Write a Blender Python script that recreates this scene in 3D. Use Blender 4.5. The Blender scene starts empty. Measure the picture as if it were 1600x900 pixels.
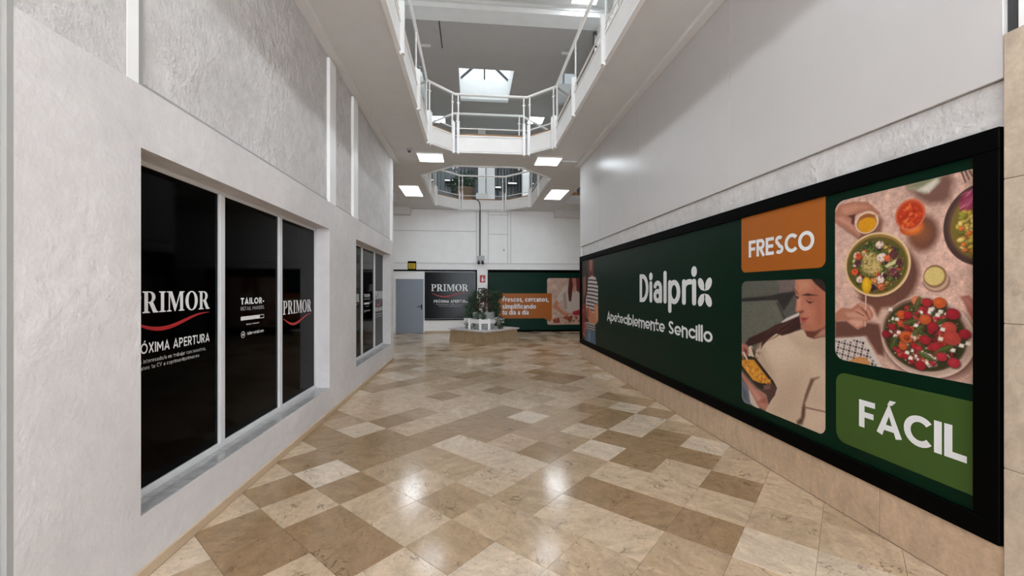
import bpy, math, random
import numpy as np
from mathutils import Vector, Matrix
from mathutils.geometry import tessellate_polygon
random.seed(7)
rng = np.random.default_rng(11)
scene = bpy.context.scene
COL = scene.collection

# ------------------------------------------------------------------ camera
cam_data = bpy.data.cameras.new('camera')
cam = bpy.data.objects.new('camera', cam_data)
COL.objects.link(cam)
cam.location = (0, 0, 1.6)
cam.rotation_euler = (math.radians(90), 0, -math.atan(62.4 / 640))
cam_data.sensor_width = 36
cam_data.lens = 36 * 640 / 1600
cam_data.shift_y = 4 / 1600
cam_data.clip_start = 0.02
scene.camera = cam

# ------------------------------------------------------------------ world, exposure
world = bpy.data.worlds.new('world')
scene.world = world
world.use_nodes = True
bg = world.node_tree.nodes['Background']
bg.inputs['Color'].default_value = (0.88, 0.95, 1.04, 1)
bg.inputs['Strength'].default_value = 2.2
scene.view_settings.view_transform = 'Standard'
scene.view_settings.look = 'None'
scene.view_settings.gamma = 1
scene.view_settings.use_curve_mapping = False
scene.view_settings.exposure = 1.9
LAMP = 4.0          # radiance of the ceiling light diffusers
LAMP_HIGH = 15.0    # upper storey lights, most of them unseen additions

# ------------------------------------------------------------------ helpers
def lin(c):
    return tuple((x / 255 / 12.92) if x / 255 <= 0.04045 else ((x / 255 + 0.055) / 1.055) ** 2.4 for x in c)

def rgba(c, k=1.0):
    l = lin(c)
    return (min(l[0] * k, 1), min(l[1] * k, 1), min(l[2] * k, 1), 1)

def new_mat(name):
    m = bpy.data.materials.new(name)
    m.use_nodes = True
    nt = m.node_tree
    return m, nt, nt.nodes['Principled BSDF']

def simple(name, c, rough=0.6, k=1.25, metal=0.0, spec=0.5, bump=0.0, bscale=40.0, vary=0.06, vscale=3.0):
    """one colour with a faint procedural variation and optional fine relief"""
    m, nt, b = new_mat(name)
    tc = nt.nodes.new('ShaderNodeTexCoord')
    n = nt.nodes.new('ShaderNodeTexNoise')
    n.inputs['Scale'].default_value = vscale
    n.inputs['Detail'].default_value = 5
    nt.links.new(tc.outputs['Object'], n.inputs['Vector'])
    mx = nt.nodes.new('ShaderNodeMix')
    mx.data_type = 'RGBA'
    base = rgba(c, k)
    mx.inputs[6].default_value = tuple(max(0, v * (1 - vary)) for v in base[:3]) + (1,)
    mx.inputs[7].default_value = tuple(min(1, v * (1 + vary)) for v in base[:3]) + (1,)
    nt.links.new(n.outputs['Fac'], mx.inputs[0])
    nt.links.new(mx.outputs[2], b.inputs['Base Color'])
    b.inputs['Roughness'].default_value = rough
    b.inputs['Metallic'].default_value = metal
    b.inputs['Specular IOR Level'].default_value = spec
    if bump:
        n2 = nt.nodes.new('ShaderNodeTexNoise')
        n2.inputs['Scale'].default_value = bscale
        n2.inputs['Detail'].default_value = 6
        nt.links.new(tc.outputs['Object'], n2.inputs['Vector'])
        bp = nt.nodes.new('ShaderNodeBump')
        bp.inputs['Strength'].default_value = bump
        bp.inputs['Distance'].default_value = 0.01
        nt.links.new(n2.outputs['Fac'], bp.inputs['Height'])
        nt.links.new(bp.outputs['Normal'], b.inputs['Normal'])
    return m

def emitter(name, c, s):
    m = bpy.data.materials.new(name)
    m.use_nodes = True
    nt = m.node_tree
    nt.nodes.clear()
    e = nt.nodes.new('ShaderNodeEmission')
    e.inputs['Color'].default_value = c
    e.inputs['Strength'].default_value = s
    o = nt.nodes.new('ShaderNodeOutputMaterial')
    nt.links.new(e.outputs[0], o.inputs['Surface'])
    return m

def plaster(name, c, k=1.25, strength=0.5, spots=True):
    """hand painted rough render: blotchy trowel marks and lumps"""
    m, nt, b = new_mat(name)
    tc = nt.nodes.new('ShaderNodeTexCoord')
    def noise(scale, detail=6, dist=0.0):
        n = nt.nodes.new('ShaderNodeTexNoise')
        n.inputs['Scale'].default_value = scale
        n.inputs['Detail'].default_value = detail
        n.inputs['Distortion'].default_value = dist
        nt.links.new(tc.outputs['Object'], n.inputs['Vector'])
        return n
    big, mid, fine = noise(1.1, 4, 0.4), noise(10, 7, 0.35), noise(38, 4)
    r = nt.nodes.new('ShaderNodeValToRGB')
    base = rgba(c, k)
    r.color_ramp.elements[0].position = 0.3
    r.color_ramp.elements[0].color = tuple(v * 0.90 for v in base[:3]) + (1,)
    r.color_ramp.elements[1].position = 0.68
    r.color_ramp.elements[1].color = tuple(min(1, v * 1.04) for v in base[:3]) + (1,)
    nt.links.new(big.outputs['Fac'], r.inputs[0])
    sp = nt.nodes.new('ShaderNodeMapRange')  # relief shading also put into the colour: hollows darker, lumps lighter
    sp.inputs['From Min'].default_value = 0.32; sp.inputs['From Max'].default_value = 0.68
    sp.inputs['To Min'].default_value = 1.0-0.11*strength; sp.inputs['To Max'].default_value = 1.0+0.05*strength
    nt.links.new(mid.outputs['Fac'], sp.inputs['Value'])
    mxp = nt.nodes.new('ShaderNodeMix'); mxp.data_type = 'RGBA'; mxp.blend_type = 'MULTIPLY'; mxp.inputs[0].default_value = 1
    nt.links.new(r.outputs[0], mxp.inputs[6]); nt.links.new(sp.outputs[0], mxp.inputs[7])
    nt.links.new(mxp.outputs[2], b.inputs['Base Color'])
    b.inputs['Roughness'].default_value = 0.62
    b.inputs['Specular IOR Level'].default_value = 0.3
    mask = nt.nodes.new('ShaderNodeMapRange')
    mask.inputs['From Min'].default_value = 0.42
    mask.inputs['From Max'].default_value = 0.66
    nt.links.new(big.outputs['Fac'], mask.inputs['Value'])
    mul = nt.nodes.new('ShaderNodeMath'); mul.operation = 'MULTIPLY'
    nt.links.new(mid.outputs['Fac'], mul.inputs[0]); nt.links.new(mask.outputs[0], mul.inputs[1])
    add = nt.nodes.new('ShaderNodeMath'); add.operation = 'MULTIPLY_ADD'
    nt.links.new(fine.outputs['Fac'], add.inputs[0]); add.inputs[1].default_value = 0.22
    nt.links.new(mul.outputs[0], add.inputs[2])
    bp = nt.nodes.new('ShaderNodeBump')
    bp.inputs['Strength'].default_value = strength
    bp.inputs['Distance'].default_value = 0.035
    nt.links.new(add.outputs[0], bp.inputs['Height'])
    nt.links.new(bp.outputs['Normal'], b.inputs['Normal'])
    return m

def marble(name, source, rough=0.13, color=(200, 180, 160), k=1.3, vein=0.55, spec=0.5):
    """polished cream stone; SOURCE gives the tone of each slab: 'object', 'attr' or one colour"""
    m, nt, b = new_mat(name)
    L = nt.links.new
    tc = nt.nodes.new('ShaderNodeTexCoord')
    oi = nt.nodes.new('ShaderNodeObjectInfo')
    mulr = nt.nodes.new('ShaderNodeMath'); mulr.operation = 'MULTIPLY'
    mulr.inputs[1].default_value = 6.283
    L(oi.outputs['Random'], mulr.inputs[0])
    rot = nt.nodes.new('ShaderNodeVectorRotate')
    rot.rotation_type = 'Z_AXIS'
    L(tc.outputs['Object'], rot.inputs['Vector'])
    if source == 'object':
        L(mulr.outputs[0], rot.inputs['Angle'])
    off = nt.nodes.new('ShaderNodeVectorMath'); off.operation = 'ADD'
    comb = nt.nodes.new('ShaderNodeCombineXYZ')
    m37 = nt.nodes.new('ShaderNodeMath'); m37.operation = 'MULTIPLY'; m37.inputs[1].default_value = 37.0
    L(oi.outputs['Random'], m37.inputs[0])
    L(m37.outputs[0], comb.inputs[2]); L(m37.outputs[0], comb.inputs[0])
    L(rot.outputs[0], off.inputs[0]); L(comb.outputs[0], off.inputs[1])
    mp = nt.nodes.new('ShaderNodeMapping')
    mp.inputs['Scale'].default_value = (1, 2.0, 1)
    L(off.outputs[0], mp.inputs['Vector'])
    def noise(scale, detail, dist, vec):
        n = nt.nodes.new('ShaderNodeTexNoise')
        n.inputs['Scale'].default_value = scale
        n.inputs['Detail'].default_value = detail
        n.inputs['Distortion'].default_value = dist
        L(vec, n.inputs['Vector'])
        return n
    cloud = noise(5.5, 7, 0.6, mp.outputs[0])
    ridge = noise(3.6, 9, 1.7, mp.outputs[0])
    patch = noise(5.0, 2, 0.0, off.outputs[0])
    pits = noise(30, 3, 1.5, mp.outputs[0])
    fine = noise(34, 6, 0.8, off.outputs[0])
    # tone
    if source == 'object':
        base = oi.outputs['Color']
    elif source == 'attr':
        at = nt.nodes.new('ShaderNodeAttribute'); at.attribute_name = 'tone'
        base = at.outputs['Color']
    else:
        rg = nt.nodes.new('ShaderNodeRGB'); rg.outputs[0].default_value = rgba(color, k)
        base = rg.outputs[0]
    mr = nt.nodes.new('ShaderNodeMapRange')
    mr.inputs['From Min'].default_value = 0.3; mr.inputs['From Max'].default_value = 0.7
    mr.inputs['To Min'].default_value = 0.82; mr.inputs['To Max'].default_value = 1.12
    L(cloud.outputs['Fac'], mr.inputs['Value'])
    mc = nt.nodes.new('ShaderNodeMix'); mc.data_type = 'RGBA'; mc.blend_type = 'MULTIPLY'
    mc.inputs[0].default_value = 1
    fr_ = nt.nodes.new('ShaderNodeMapRange')
    fr_.inputs['From Min'].default_value = 0.3; fr_.inputs['From Max'].default_value = 0.7
    fr_.inputs['To Min'].default_value = 0.88; fr_.inputs['To Max'].default_value = 1.08
    L(fine.outputs['Fac'], fr_.inputs['Value'])
    mm = nt.nodes.new('ShaderNodeMath'); mm.operation = 'MULTIPLY'
    L(mr.outputs[0], mm.inputs[0]); L(fr_.outputs[0], mm.inputs[1])
    L(base, mc.inputs[6]); L(mm.outputs[0], mc.inputs[7])
    # veins: thin lines where the ridge noise crosses its middle, only in some patches
    sub = nt.nodes.new('ShaderNodeMath'); sub.operation = 'SUBTRACT'; sub.inputs[1].default_value = 0.5
    L(ridge.outputs['Fac'], sub.inputs[0])
    ab = nt.nodes.new('ShaderNodeMath'); ab.operation = 'ABSOLUTE'; L(sub.outputs[0], ab.inputs[0])
    vr = nt.nodes.new('ShaderNodeMapRange')
    vr.inputs['From Min'].default_value = 0.0; vr.inputs['From Max'].default_value = 0.022
    vr.inputs['To Min'].default_value = 1.0; vr.inputs['To Max'].default_value = 0.0
    L(ab.outputs[0], vr.inputs['Value'])
    pr = nt.nodes.new('ShaderNodeMapRange')
    pr.inputs['From Min'].default_value = 0.53; pr.inputs['From Max'].default_value = 0.68
    L(patch.outputs['Fac'], pr.inputs['Value'])
    vm = nt.nodes.new('ShaderNodeMath'); vm.operation = 'MULTIPLY'
    L(vr.outputs[0], vm.inputs[0]); L(pr.outputs[0], vm.inputs[1])
    pm = nt.nodes.new('ShaderNodeMapRange')
    pm.inputs['From Min'].default_value = 0.66; pm.inputs['From Max'].default_value = 0.73
    L(pits.outputs['Fac'], pm.inputs['Value'])
    pk = nt.nodes.new('ShaderNodeMath'); pk.operation = 'MAXIMUM'
    L(vm.outputs[0], pk.inputs[0]); L(pm.outputs[0], pk.inputs[1])
    st = nt.nodes.new('ShaderNodeMath'); st.operation = 'MULTIPLY'; st.inputs[1].default_value = vein
    L(pk.outputs[0], st.inputs[0])
    mv = nt.nodes.new('ShaderNodeMix'); mv.data_type = 'RGBA'
    L(st.outputs[0], mv.inputs[0]); L(mc.outputs[2], mv.inputs[6])
    mv.inputs[7].default_value = rgba((84, 62, 44))
    L(mv.outputs[2], b.inputs['Base Color'])
    b.inputs['Roughness'].default_value = rough
    b.inputs['Specular IOR Level'].default_value = spec
    bp = nt.nodes.new('ShaderNodeBump')
    bp.inputs['Strength'].default_value = 0.05; bp.inputs['Distance'].default_value = 0.004
    L(cloud.outputs['Fac'], bp.inputs['Height']); L(bp.outputs['Normal'], b.inputs['Normal'])
    return m

def vcol_mat(name, attr='picture', rough=0.45):
    m, nt, b = new_mat(name)
    at = nt.nodes.new('ShaderNodeAttribute'); at.attribute_name = attr
    nt.links.new(at.outputs['Color'], b.inputs['Base Color'])
    b.inputs['Roughness'].default_value = rough
    b.inputs['Specular IOR Level'].default_value = 0.25
    return m

def glass_mat(name, tint=(0.93, 0.95, 0.95, 1)):
    m = bpy.data.materials.new(name); m.use_nodes = True
    nt = m.node_tree; nt.nodes.clear()
    t = nt.nodes.new('ShaderNodeBsdfTransparent'); t.inputs[0].default_value = tint
    g = nt.nodes.new('ShaderNodeBsdfGlossy'); g.inputs['Roughness'].default_value = 0.03
    f = nt.nodes.new('ShaderNodeFresnel'); f.inputs['IOR'].default_value = 1.5
    mx = nt.nodes.new('ShaderNodeMixShader'); o = nt.nodes.new('ShaderNodeOutputMaterial')
    ge = nt.nodes.new('ShaderNodeNewGeometry')          # reflect on the outer faces only, a pane is thin
    inv = nt.nodes.new('ShaderNodeMath'); inv.operation = 'SUBTRACT'; inv.inputs[0].default_value = 1
    mu = nt.nodes.new('ShaderNodeMath'); mu.operation = 'MULTIPLY'
    nt.links.new(ge.outputs['Backfacing'], inv.inputs[1])
    nt.links.new(f.outputs[0], mu.inputs[0]); nt.links.new(inv.outputs[0], mu.inputs[1])
    nt.links.new(mu.outputs[0], mx.inputs[0]); nt.links.new(t.outputs[0], mx.inputs[1])
    nt.links.new(g.outputs[0], mx.inputs[2]); nt.links.new(mx.outputs[0], o.inputs['Surface'])
    return m

class MB:
    """collects shapes for ONE mesh"""
    def __init__(self): self.v = []; self.f = []; self.smooth = set()
    def add(self, vs, fs, smooth=False):
        n = len(self.v); self.v += [tuple(p) for p in vs]
        for f in fs:
            if smooth: self.smooth.add(len(self.f))
            self.f.append(tuple(i + n for i in f))
        return self
    def box(self, x0, x1, y0, y1, z0, z1, bevel=0.0):
        x0, x1 = min(x0, x1), max(x0, x1); y0, y1 = min(y0, y1), max(y0, y1); z0, z1 = min(z0, z1), max(z0, z1)
        if bevel <= 0:
            return self.add([(x0,y0,z0),(x1,y0,z0),(x1,y1,z0),(x0,y1,z0),(x0,y0,z1),(x1,y0,z1),(x1,y1,z1),(x0,y1,z1)],
                     [(0,3,2,1),(4,5,6,7),(0,1,5,4),(1,2,6,5),(2,3,7,6),(3,0,4,7)])
        b = min(bevel, (x1-x0)*.45, (y1-y0)*.45, (z1-z0)*.45)
        import bmesh
        bm = bmesh.new(); bmesh.ops.create_cube(bm, size=1)
        for q in bm.verts: q.co = Vector(((x0+x1)/2+q.co.x*(x1-x0), (y0+y1)/2+q.co.y*(y1-y0), (z0+z1)/2+q.co.z*(z1-z0)))
        bmesh.ops.bevel(bm, geom=bm.edges[:], offset=b, segments=1, affect='EDGES')
        bm.verts.index_update()
        self.add([q.co[:] for q in bm.verts], [[q.index for q in f.verts] for f in bm.faces])
        bm.free(); return self
    def bar(self, a, b, w, h=None, up=(0,0,1)):
        """rectangular bar from a to b, w across, h along UP"""
        h = h or w
        a, b = Vector(a), Vector(b); d = (b-a).normalized(); up = Vector(up)
        s = d.cross(up)
        if s.length < 1e-4: s = d.cross(Vector((1,0,0)))
        s.normalize(); u = s.cross(d).normalized()
        vs = []
        for p in (a, b):
            for i, j in ((-1,-1),(1,-1),(1,1),(-1,1)): vs.append(p + s*i*w/2 + u*j*h/2)
        return self.add(vs, [(0,1,2,3),(7,6,5,4),(0,4,5,1),(1,5,6,2),(2,6,7,3),(3,7,4,0)])
    def tube(self, pts, r, n=10, closed=False):
        pts = [Vector(p) for p in pts]; m = len(pts); vs = []
        prev = None
        for i, p in enumerate(pts):
            if closed: d = (pts[(i+1)%m]-pts[i-1]).normalized()
            else: d = (pts[min(i+1,m-1)]-pts[max(i-1,0)]).normalized()
            s = d.cross(Vector((0,0,1)))
            if s.length < 1e-3: s = prev if prev is not None else Vector((1,0,0))
            s.normalize(); prev = s; u = s.cross(d).normalized()
            rr = r[i] if isinstance(r, (list, tuple)) else r
            for k in range(n):
                a = 2*math.pi*k/n; vs.append(p + s*math.cos(a)*rr + u*math.sin(a)*rr)
        fs = []
        for i in range(m if closed else m-1):
            j = (i+1) % m
            for k in range(n): fs.append((i*n+k, i*n+(k+1)%n, j*n+(k+1)%n, j*n+k))
        self.add(vs, fs, True)
        if not closed: self.add(vs[:n], [tuple(range(n))[::-1]]); self.add(vs[-n:], [tuple(range(n))])
        return self
    def lathe(self, prof, cx, cy, n=32):
        vs = []; fs = []
        for r, z in prof:
            for k in range(n): vs.append((cx+r*math.cos(2*math.pi*k/n), cy+r*math.sin(2*math.pi*k/n), z))
        for i in range(len(prof)-1):
            for k in range(n): fs.append((i*n+k, i*n+(k+1)%n, (i+1)*n+(k+1)%n, (i+1)*n+k))
        return self.add(vs, fs, True)
    def prism(self, loops, fr, d0, d1):
        """2D loops (outer, holes ...) in frame FR (origin, right, up, normal), from depth d0 to d1"""
        o, r, u, n = [Vector(q) for q in fr]
        flat = [p for lp in loops for p in lp]
        tris = tessellate_polygon([[Vector((p[0], p[1], 0)) for p in lp] for lp in loops])
        P = lambda p, d: o + r*p[0] + u*p[1] + n*d
        fixed = []
        for t in tris:
            a, b, c = [flat[i] for i in t]
            if (b[0]-a[0])*(c[1]-a[1])-(b[1]-a[1])*(c[0]-a[0]) < 0: t = (t[0], t[2], t[1])
            fixed.append(tuple(t))
        self.add([P(p, d1) for p in flat], fixed)
        self.add([P(p, d0) for p in flat], [t[::-1] for t in fixed])
        for q, lp in enumerate(loops):
            area = sum(lp[i-1][0]*lp[i][1]-lp[i][0]*lp[i-1][1] for i in range(len(lp)))
            lp2 = lp if (area > 0) == (q == 0) else lp[::-1]
            m = len(lp2)
            self.add([P(p, d0) for p in lp2] + [P(p, d1) for p in lp2], [(i, (i+1)%m, m+(i+1)%m, m+i) for i in range(m)])
        return self
    def flat(self, vs2, fs, fr, d):
        o, r, u, n = [Vector(q) for q in fr]
        return self.add([o + r*p[0] + u*p[1] + n*d for p in vs2], fs)

def root(name, label, cat, loc=(0,0,0), group=None):
    o = bpy.data.objects.new(name, None); COL.objects.link(o)
    o.location = loc; o.empty_display_size = 0.1
    o['label'] = label; o['category'] = cat
    if group: o['group'] = group
    return o

def build(name, mb, mat, parent=None, label=None, kind=None, origin=None):
    me = bpy.data.meshes.new(name)
    vs = mb.v
    base = Vector((0,0,0))
    p = parent
    while p is not None: base = base + p.location; p = p.parent
    o_ = Vector(origin) if origin is not None else base
    me.from_pydata([(x-o_.x, y-o_.y, z-o_.z) for x, y, z in vs], [], mb.f)
    if mb.smooth:
        fl = np.zeros(len(mb.f), bool); fl[list(mb.smooth)] = True
        me.polygons.foreach_set('use_smooth', fl)
    me.materials.append(mat)
    me.update()
    o = bpy.data.objects.new(name, me); COL.objects.link(o)
    if parent is not None: o.parent = parent
    o.location = o_ - base
    if label: o['label'] = label
    if kind: o['kind'] = kind
    return o

def struct(name, mb, mat, label=None):
    o = build(name, mb, mat); o['kind'] = 'structure'
    if label: o['label'] = label
    return o

def struct_root(name, loc=(0,0,0)):
    o = bpy.data.objects.new(name, None); COL.objects.link(o); o.location = loc; o['kind'] = 'structure'
    return o

def tag(o, label, cat, group=None):
    o['label'] = label; o['category'] = cat
    if group: o['group'] = group
    return o

def rrect(x0, y0, x1, y1, r, corners=(1,1,1,1), n=7):
    """rounded rectangle, corners = bottom left, bottom right, top right, top left"""
    pts = []
    for (cx, cy, a0, on, px, py) in ((x0+r, y0+r, 180, corners[0], x0, y0), (x1-r, y0+r, 270, corners[1], x1, y0),
                                (x1-r, y1-r, 0, corners[2], x1, y1), (x0+r, y1-r, 90, corners[3], x0, y1)):
        if not on: pts.append((px, py)); continue
        for k in range(n+1):
            a = math.radians(a0 + 90*k/n); pts.append((cx+r*math.cos(a), cy+r*math.sin(a)))
    return pts

# frames: looking at the surface, right and up
def fr_right(y0, z0, x): return ((x, y0, z0), (0,-1,0), (0,0,1), (-1,0,0))
def fr_left(y0, z0, x): return ((x, y0, z0), (0,1,0), (0,0,1), (1,0,0))
def fr_back(x0, z0, y): return ((x0, y, z0), (1,0,0), (0,0,1), (0,-1,0))

# ------------------------------------------------------------------ lettering: a stroke alphabet and a serif one
def arc(cx, cy, rx, ry, a0, a1, n=16):
    return [(cx+rx*math.cos(math.radians(a0+(a1-a0)*k/n)), cy+ry*math.sin(math.radians(a0+(a1-a0)*k/n))) for k in range(n+1)]
XH = 0.72
def glyph(c, e):
    """advance and strokes (centre lines) of a letter with half stroke e; cap height 1"""
    X = XH
    acc = {'Á': 'A', 'Ó': 'O', 'í': 'ı', 'á': 'a'}
    if c in acc:
        w, s = glyph(acc[c], e)
        top = 1.0 if c in 'ÁÓ' else X
        x_ = w*0.46; s = s + [('poly', [(x_-0.02, top+0.07), (x_+0.12, top+0.07), (x_+0.26, top+0.24), (x_+0.06, top+0.24)])]
        return w, s
    if c == ' ': return 0.30, []
    if c == 'A': return 0.80, [[(e*0.9,0),(0.40,1-e*0.9),(0.80-e*0.9,0)], [(0.19,0.27),(0.61,0.27)]]
    if c == 'C': return 0.78, [arc(0.45,0.5,0.45-e,0.5-e,42,318,22)]
    if c == 'D': return 0.74, [[(e,0),(e,1)], [(e,1-e),(0.28,1-e)]+arc(0.28,0.5,0.46-e,0.5-e,90,-90,18)+[(e,e)]]
    if c == 'E': return 0.58, [[(e,0),(e,1)],[(e,1-e),(0.58,1-e)],[(e,0.5),(0.54,0.5)],[(e,e),(0.58,e)]]
    if c == 'F': return 0.57, [[(e,0),(e,1)],[(e,1-e),(0.57,1-e)],[(e,0.48),(0.52,0.48)]]
    if c == 'I': return 2*e, [[(e,0),(e,1)]]
    if c == 'K': return 0.66, [[(e,0),(e,1)],[(e,0.42),(0.60,1)],[(0.25,0.56),(0.62,0)]]
    if c == 'L': return 0.54, [[(e,0),(e,1)],[(e,e),(0.54,e)]]
    if c == 'M': return 0.88, [[(e,0),(e,1-e)], [(e,1-e),(0.44,0.35),(0.88-e,1-e)], [(0.88-e,1-e),(0.88-e,0)]]
    if c == 'O': return 0.92, [arc(0.46,0.5,0.46-e,0.5-e,0,360,28)]
    if c == 'P' or c == 'R':
        s = [[(e,0),(e,1)], [(e,1-e),(0.34,1-e)]+arc(0.34,0.69,0.28-e,0.31-e,90,-90,14)+[(e,0.38+e)]]
        if c == 'R': s.append([(0.32,0.40),(0.56,0)])
        return 0.64, s
    if c == 'S': return 0.62, [arc(0.31,0.745,0.27-e,0.255-e+0.01,35,262,14)[:-1]+arc(0.31,0.265,0.29-e,0.265-e,82,-145,16)]
    if c == 'T': return 0.62, [[(0.31,0),(0.31,1)],[(0,1-e),(0.62,1-e)]]
    if c == 'U': return 0.72, [[(e,1),(e,0.34)]+arc(0.36,0.34,0.36-e,0.34-e,180,360,14)+[(0.72-e,1)]]
    if c == 'V': return 0.76, [[(e*.9,1),(0.38,e),(0.76-e*.9,1)]]
    if c == 'X': return 0.72, [[(e,0),(0.72-e,1)],[(e,1),(0.72-e,0)]]
    r = X/2
    if c == 'a': return 0.56, [arc(0.28,X-0.25,0.28-e,0.25-e,155,0,10)+[(0.56-e,0)], arc(0.27,0.225,0.27-e,0.225-e,0,360,20)]
    if c == 'b': return 0.68, [[(e,0),(e,1)], arc(0.68-r,r,r-e,r-e,0,360,22)]
    if c == 'c': return 0.60, [arc(r,r,r-e,r-e,45,315,18)]
    if c == 'd': return 0.68, [[(0.68-e,0),(0.68-e,1)], arc(r,r,r-e,r-e,0,360,22)]
    if c == 'e': return 0.70, [arc(r,r,r-e,r-e,2,305,20), ('bar', e, 2*r-e*.6, r-0.035)]
    if c == 'f': return 0.42, [arc(0.38,0.78,0.22-e*.5,0.22-e,80,180,8)+[(0.16+e*.5,0)], [(0,X-e),(0.40,X-e)]]
    if c == 'g': return 0.68, [[(0.68-e,X),(0.68-e,-0.05)]+arc(0.36,-0.05,0.32-e,0.22-e,0,-150,10), arc(r,r,r-e,r-e,0,360,22)]
    if c == 'i': return 2*e, [[(e,0),(e,X)], ('dot', e, X+0.06+e*1.15, e*1.1)]
    if c == 'ı': return 2*e, [[(e,0),(e,X)]]
    if c == 'j': return 2*e, [[(e,X),(e,-0.25)], ('dot', e, X+0.06+e*1.15, e*1.1)]
    if c == 'k': return 0.54, [[(e,0),(e,1)],[(e,0.28),(0.50,X)],[(0.24,0.42),(0.53,0)]]
    if c == 'l': return 2*e, [[(e,0),(e,1)]]
    if c == 'm': return 0.96, [[(e,0),(e,X)], arc(0.28,X-0.26,0.26-e*.55,0.26-e,180,0,10)+[(0.48,0)], arc(0.70,X-0.26,0.26-e*.75,0.26-e,180,0,10)+[(0.96-e,0)]]
    if c == 'n': return 0.60, [[(e,0),(e,X)], arc(0.30,X-0.29,0.30-e,0.29-e,180,0,12)+[(0.60-e,0)]]
    if c == 'o': return 0.72, [arc(r,r,r-e,r-e,0,360,24)]
    if c == 'p': return 0.68, [[(e,-0.26),(e,X)], arc(0.68-r,r,r-e,r-e,0,360,22)]
    if c == 'r': return 0.40, [[(e,0),(e,X)], arc(0.36,X-0.30,0.36-e,0.30-e,180,75,8)]
    if c == 's': return 0.50, [arc(0.25,X-0.19,0.22-e*.8,0.19-e+0.012,30,265,12)[:-1]+arc(0.25,0.19,0.24-e*.8,0.19-e+0.012,85,-150,12)]
    if c == 't': return 0.42, [[(0.16,0.92),(0.16,0.2)]+arc(0.34,0.2,0.18,0.2-e,180,280,6), [(0,X-e),(0.40,X-e)]]
    if c == 'u': return 0.60, [[(e,X),(e,0.29)]+arc(0.30,0.29,0.30-e,0.29-e,180,360,12), [(0.60-e,X),(0.60-e,0)]]
    if c == 'v': return 0.58, [[(e*.9,X),(0.29,e),(0.58-e*.9,X)]]
    if c == ',': return 2*e, [[(e,e*1.5),(e*0.5,-0.16)]]
    if c == '.': return 2*e, [('dot', e, e, e*1.1)]
    if c == '-': return 0.36, [[(0.02,0.36),(0.34,0.36)]]
    if c == '/': return 0.40, [[(0.02,-0.1),(0.38,1.02)]]
    if c == '@': return 0.90, [arc(0.45,0.38,0.42-e,0.46-e,-60,250,20), arc(0.45,0.38,0.2,0.2,0,360,14)]
    return 0.5, [[(e,0),(e,X)]]

def ribbon(vs, fs, pts, e, rounded):
    n = len(pts)
    if n < 2: return
    closed = abs(pts[0][0]-pts[-1][0]) + abs(pts[0][1]-pts[-1][1]) < 1e-6 and n > 3
    if closed: pts = pts[:-1]; n -= 1
    b0 = len(vs)
    for i in range(n):
        a = pts[i-1] if (i > 0 or closed) else None
        c = pts[(i+1) % n] if (i < n-1 or closed) else None
        p = pts[i]
        def nrm(q, s):
            dx, dy = s[0]-q[0], s[1]-q[1]; l = math.hypot(dx, dy) or 1
            return (-dy/l, dx/l)
        if a is None: nx, ny = nrm(p, c); k = 1
        elif c is None: nx, ny = nrm(a, p); k = 1
        else:
            n1, n2 = nrm(a, p), nrm(p, c)
            nx, ny = n1[0]+n2[0], n1[1]+n2[1]; l = math.hypot(nx, ny) or 1
            nx, ny = nx/l, ny/l
            k = min(2.2, 1/max(0.35, nx*n1[0]+ny*n1[1]))
        vs.append((p[0]+nx*e*k, p[1]+ny*e*k)); vs.append((p[0]-nx*e*k, p[1]-ny*e*k))
    for i in range(n if closed else n-1):
        j = (i+1) % n
        fs.append((b0+2*i, b0+2*i+1, b0+2*j+1, b0+2*j))
    if rounded and not closed:
        for p in (pts[0], pts[-1]): disc(vs, fs, p[0], p[1], e, e)

def disc(vs, fs, cx, cy, rx, ry, n=14, rot=0):
    b0 = len(vs); c, s = math.cos(rot), math.sin(rot)
    for k in range(n):
        a = 2*math.pi*k/n; x, y = rx*math.cos(a), ry*math.sin(a)
        vs.append((cx+x*c-y*s, cy+x*s+y*c))
    fs.append(tuple(range(b0, b0+n)))

def text2d(s, weight=0.18, gap=0.10, rounded=False):
    e = weight/2; vs = []; fs = []; x = 0
    for c in s:
        w, strokes = glyph(c, e)
        for st in strokes:
            if st[0] == 'poly':
                b0 = len(vs); vs += [(x+p[0], p[1]) for p in st[1]]; fs.append(tuple(range(b0, len(vs))))
            elif st[0] == 'bar':
                b0 = len(vs); t = e*.62
                vs += [(x+st[1],st[3]-t),(x+st[2],st[3]-t),(x+st[2],st[3]+t),(x+st[1],st[3]+t)]; fs.append((b0,b0+1,b0+2,b0+3))
            elif st[0] == 'dot': disc(vs, fs, x+st[1], st[2], st[3], st[3])
            else: ribbon(vs, fs, [(x+p[0], p[1]) for p in st], e, rounded)
        x += w + gap
    return vs, fs, x-gap

def lay_strokes(mb, vs, fs, fr, depth):
    """printed strokes, every face towards the viewer; strokes that cross lie a hair above one another"""
    comp = {}
    level = -1; seen = -1
    for f in fs:
        if min(f) > seen: level += 1                 # the next stroke starts
        seen = max(seen, max(f))
        a = sum(vs[f[i-1]][0]*vs[f[i]][1]-vs[f[i]][0]*vs[f[i-1]][1] for i in range(len(f)))
        g = f if a > 0 else f[::-1]
        comp.setdefault(level % 7, []).append(g)
    for lv, faces in comp.items():
        mb.flat(vs, faces, fr, depth+0.00012*lv)

def put_text(mb, s, fr, x, y, h, width=None, depth=0.0012, **kw):
    vs, fs, w = text2d(s, **kw)
    sx = (width/w) if width else h
    lay_strokes(mb, [(x+p[0]*sx, y+p[1]*h) for p in vs], fs, fr, depth)

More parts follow.
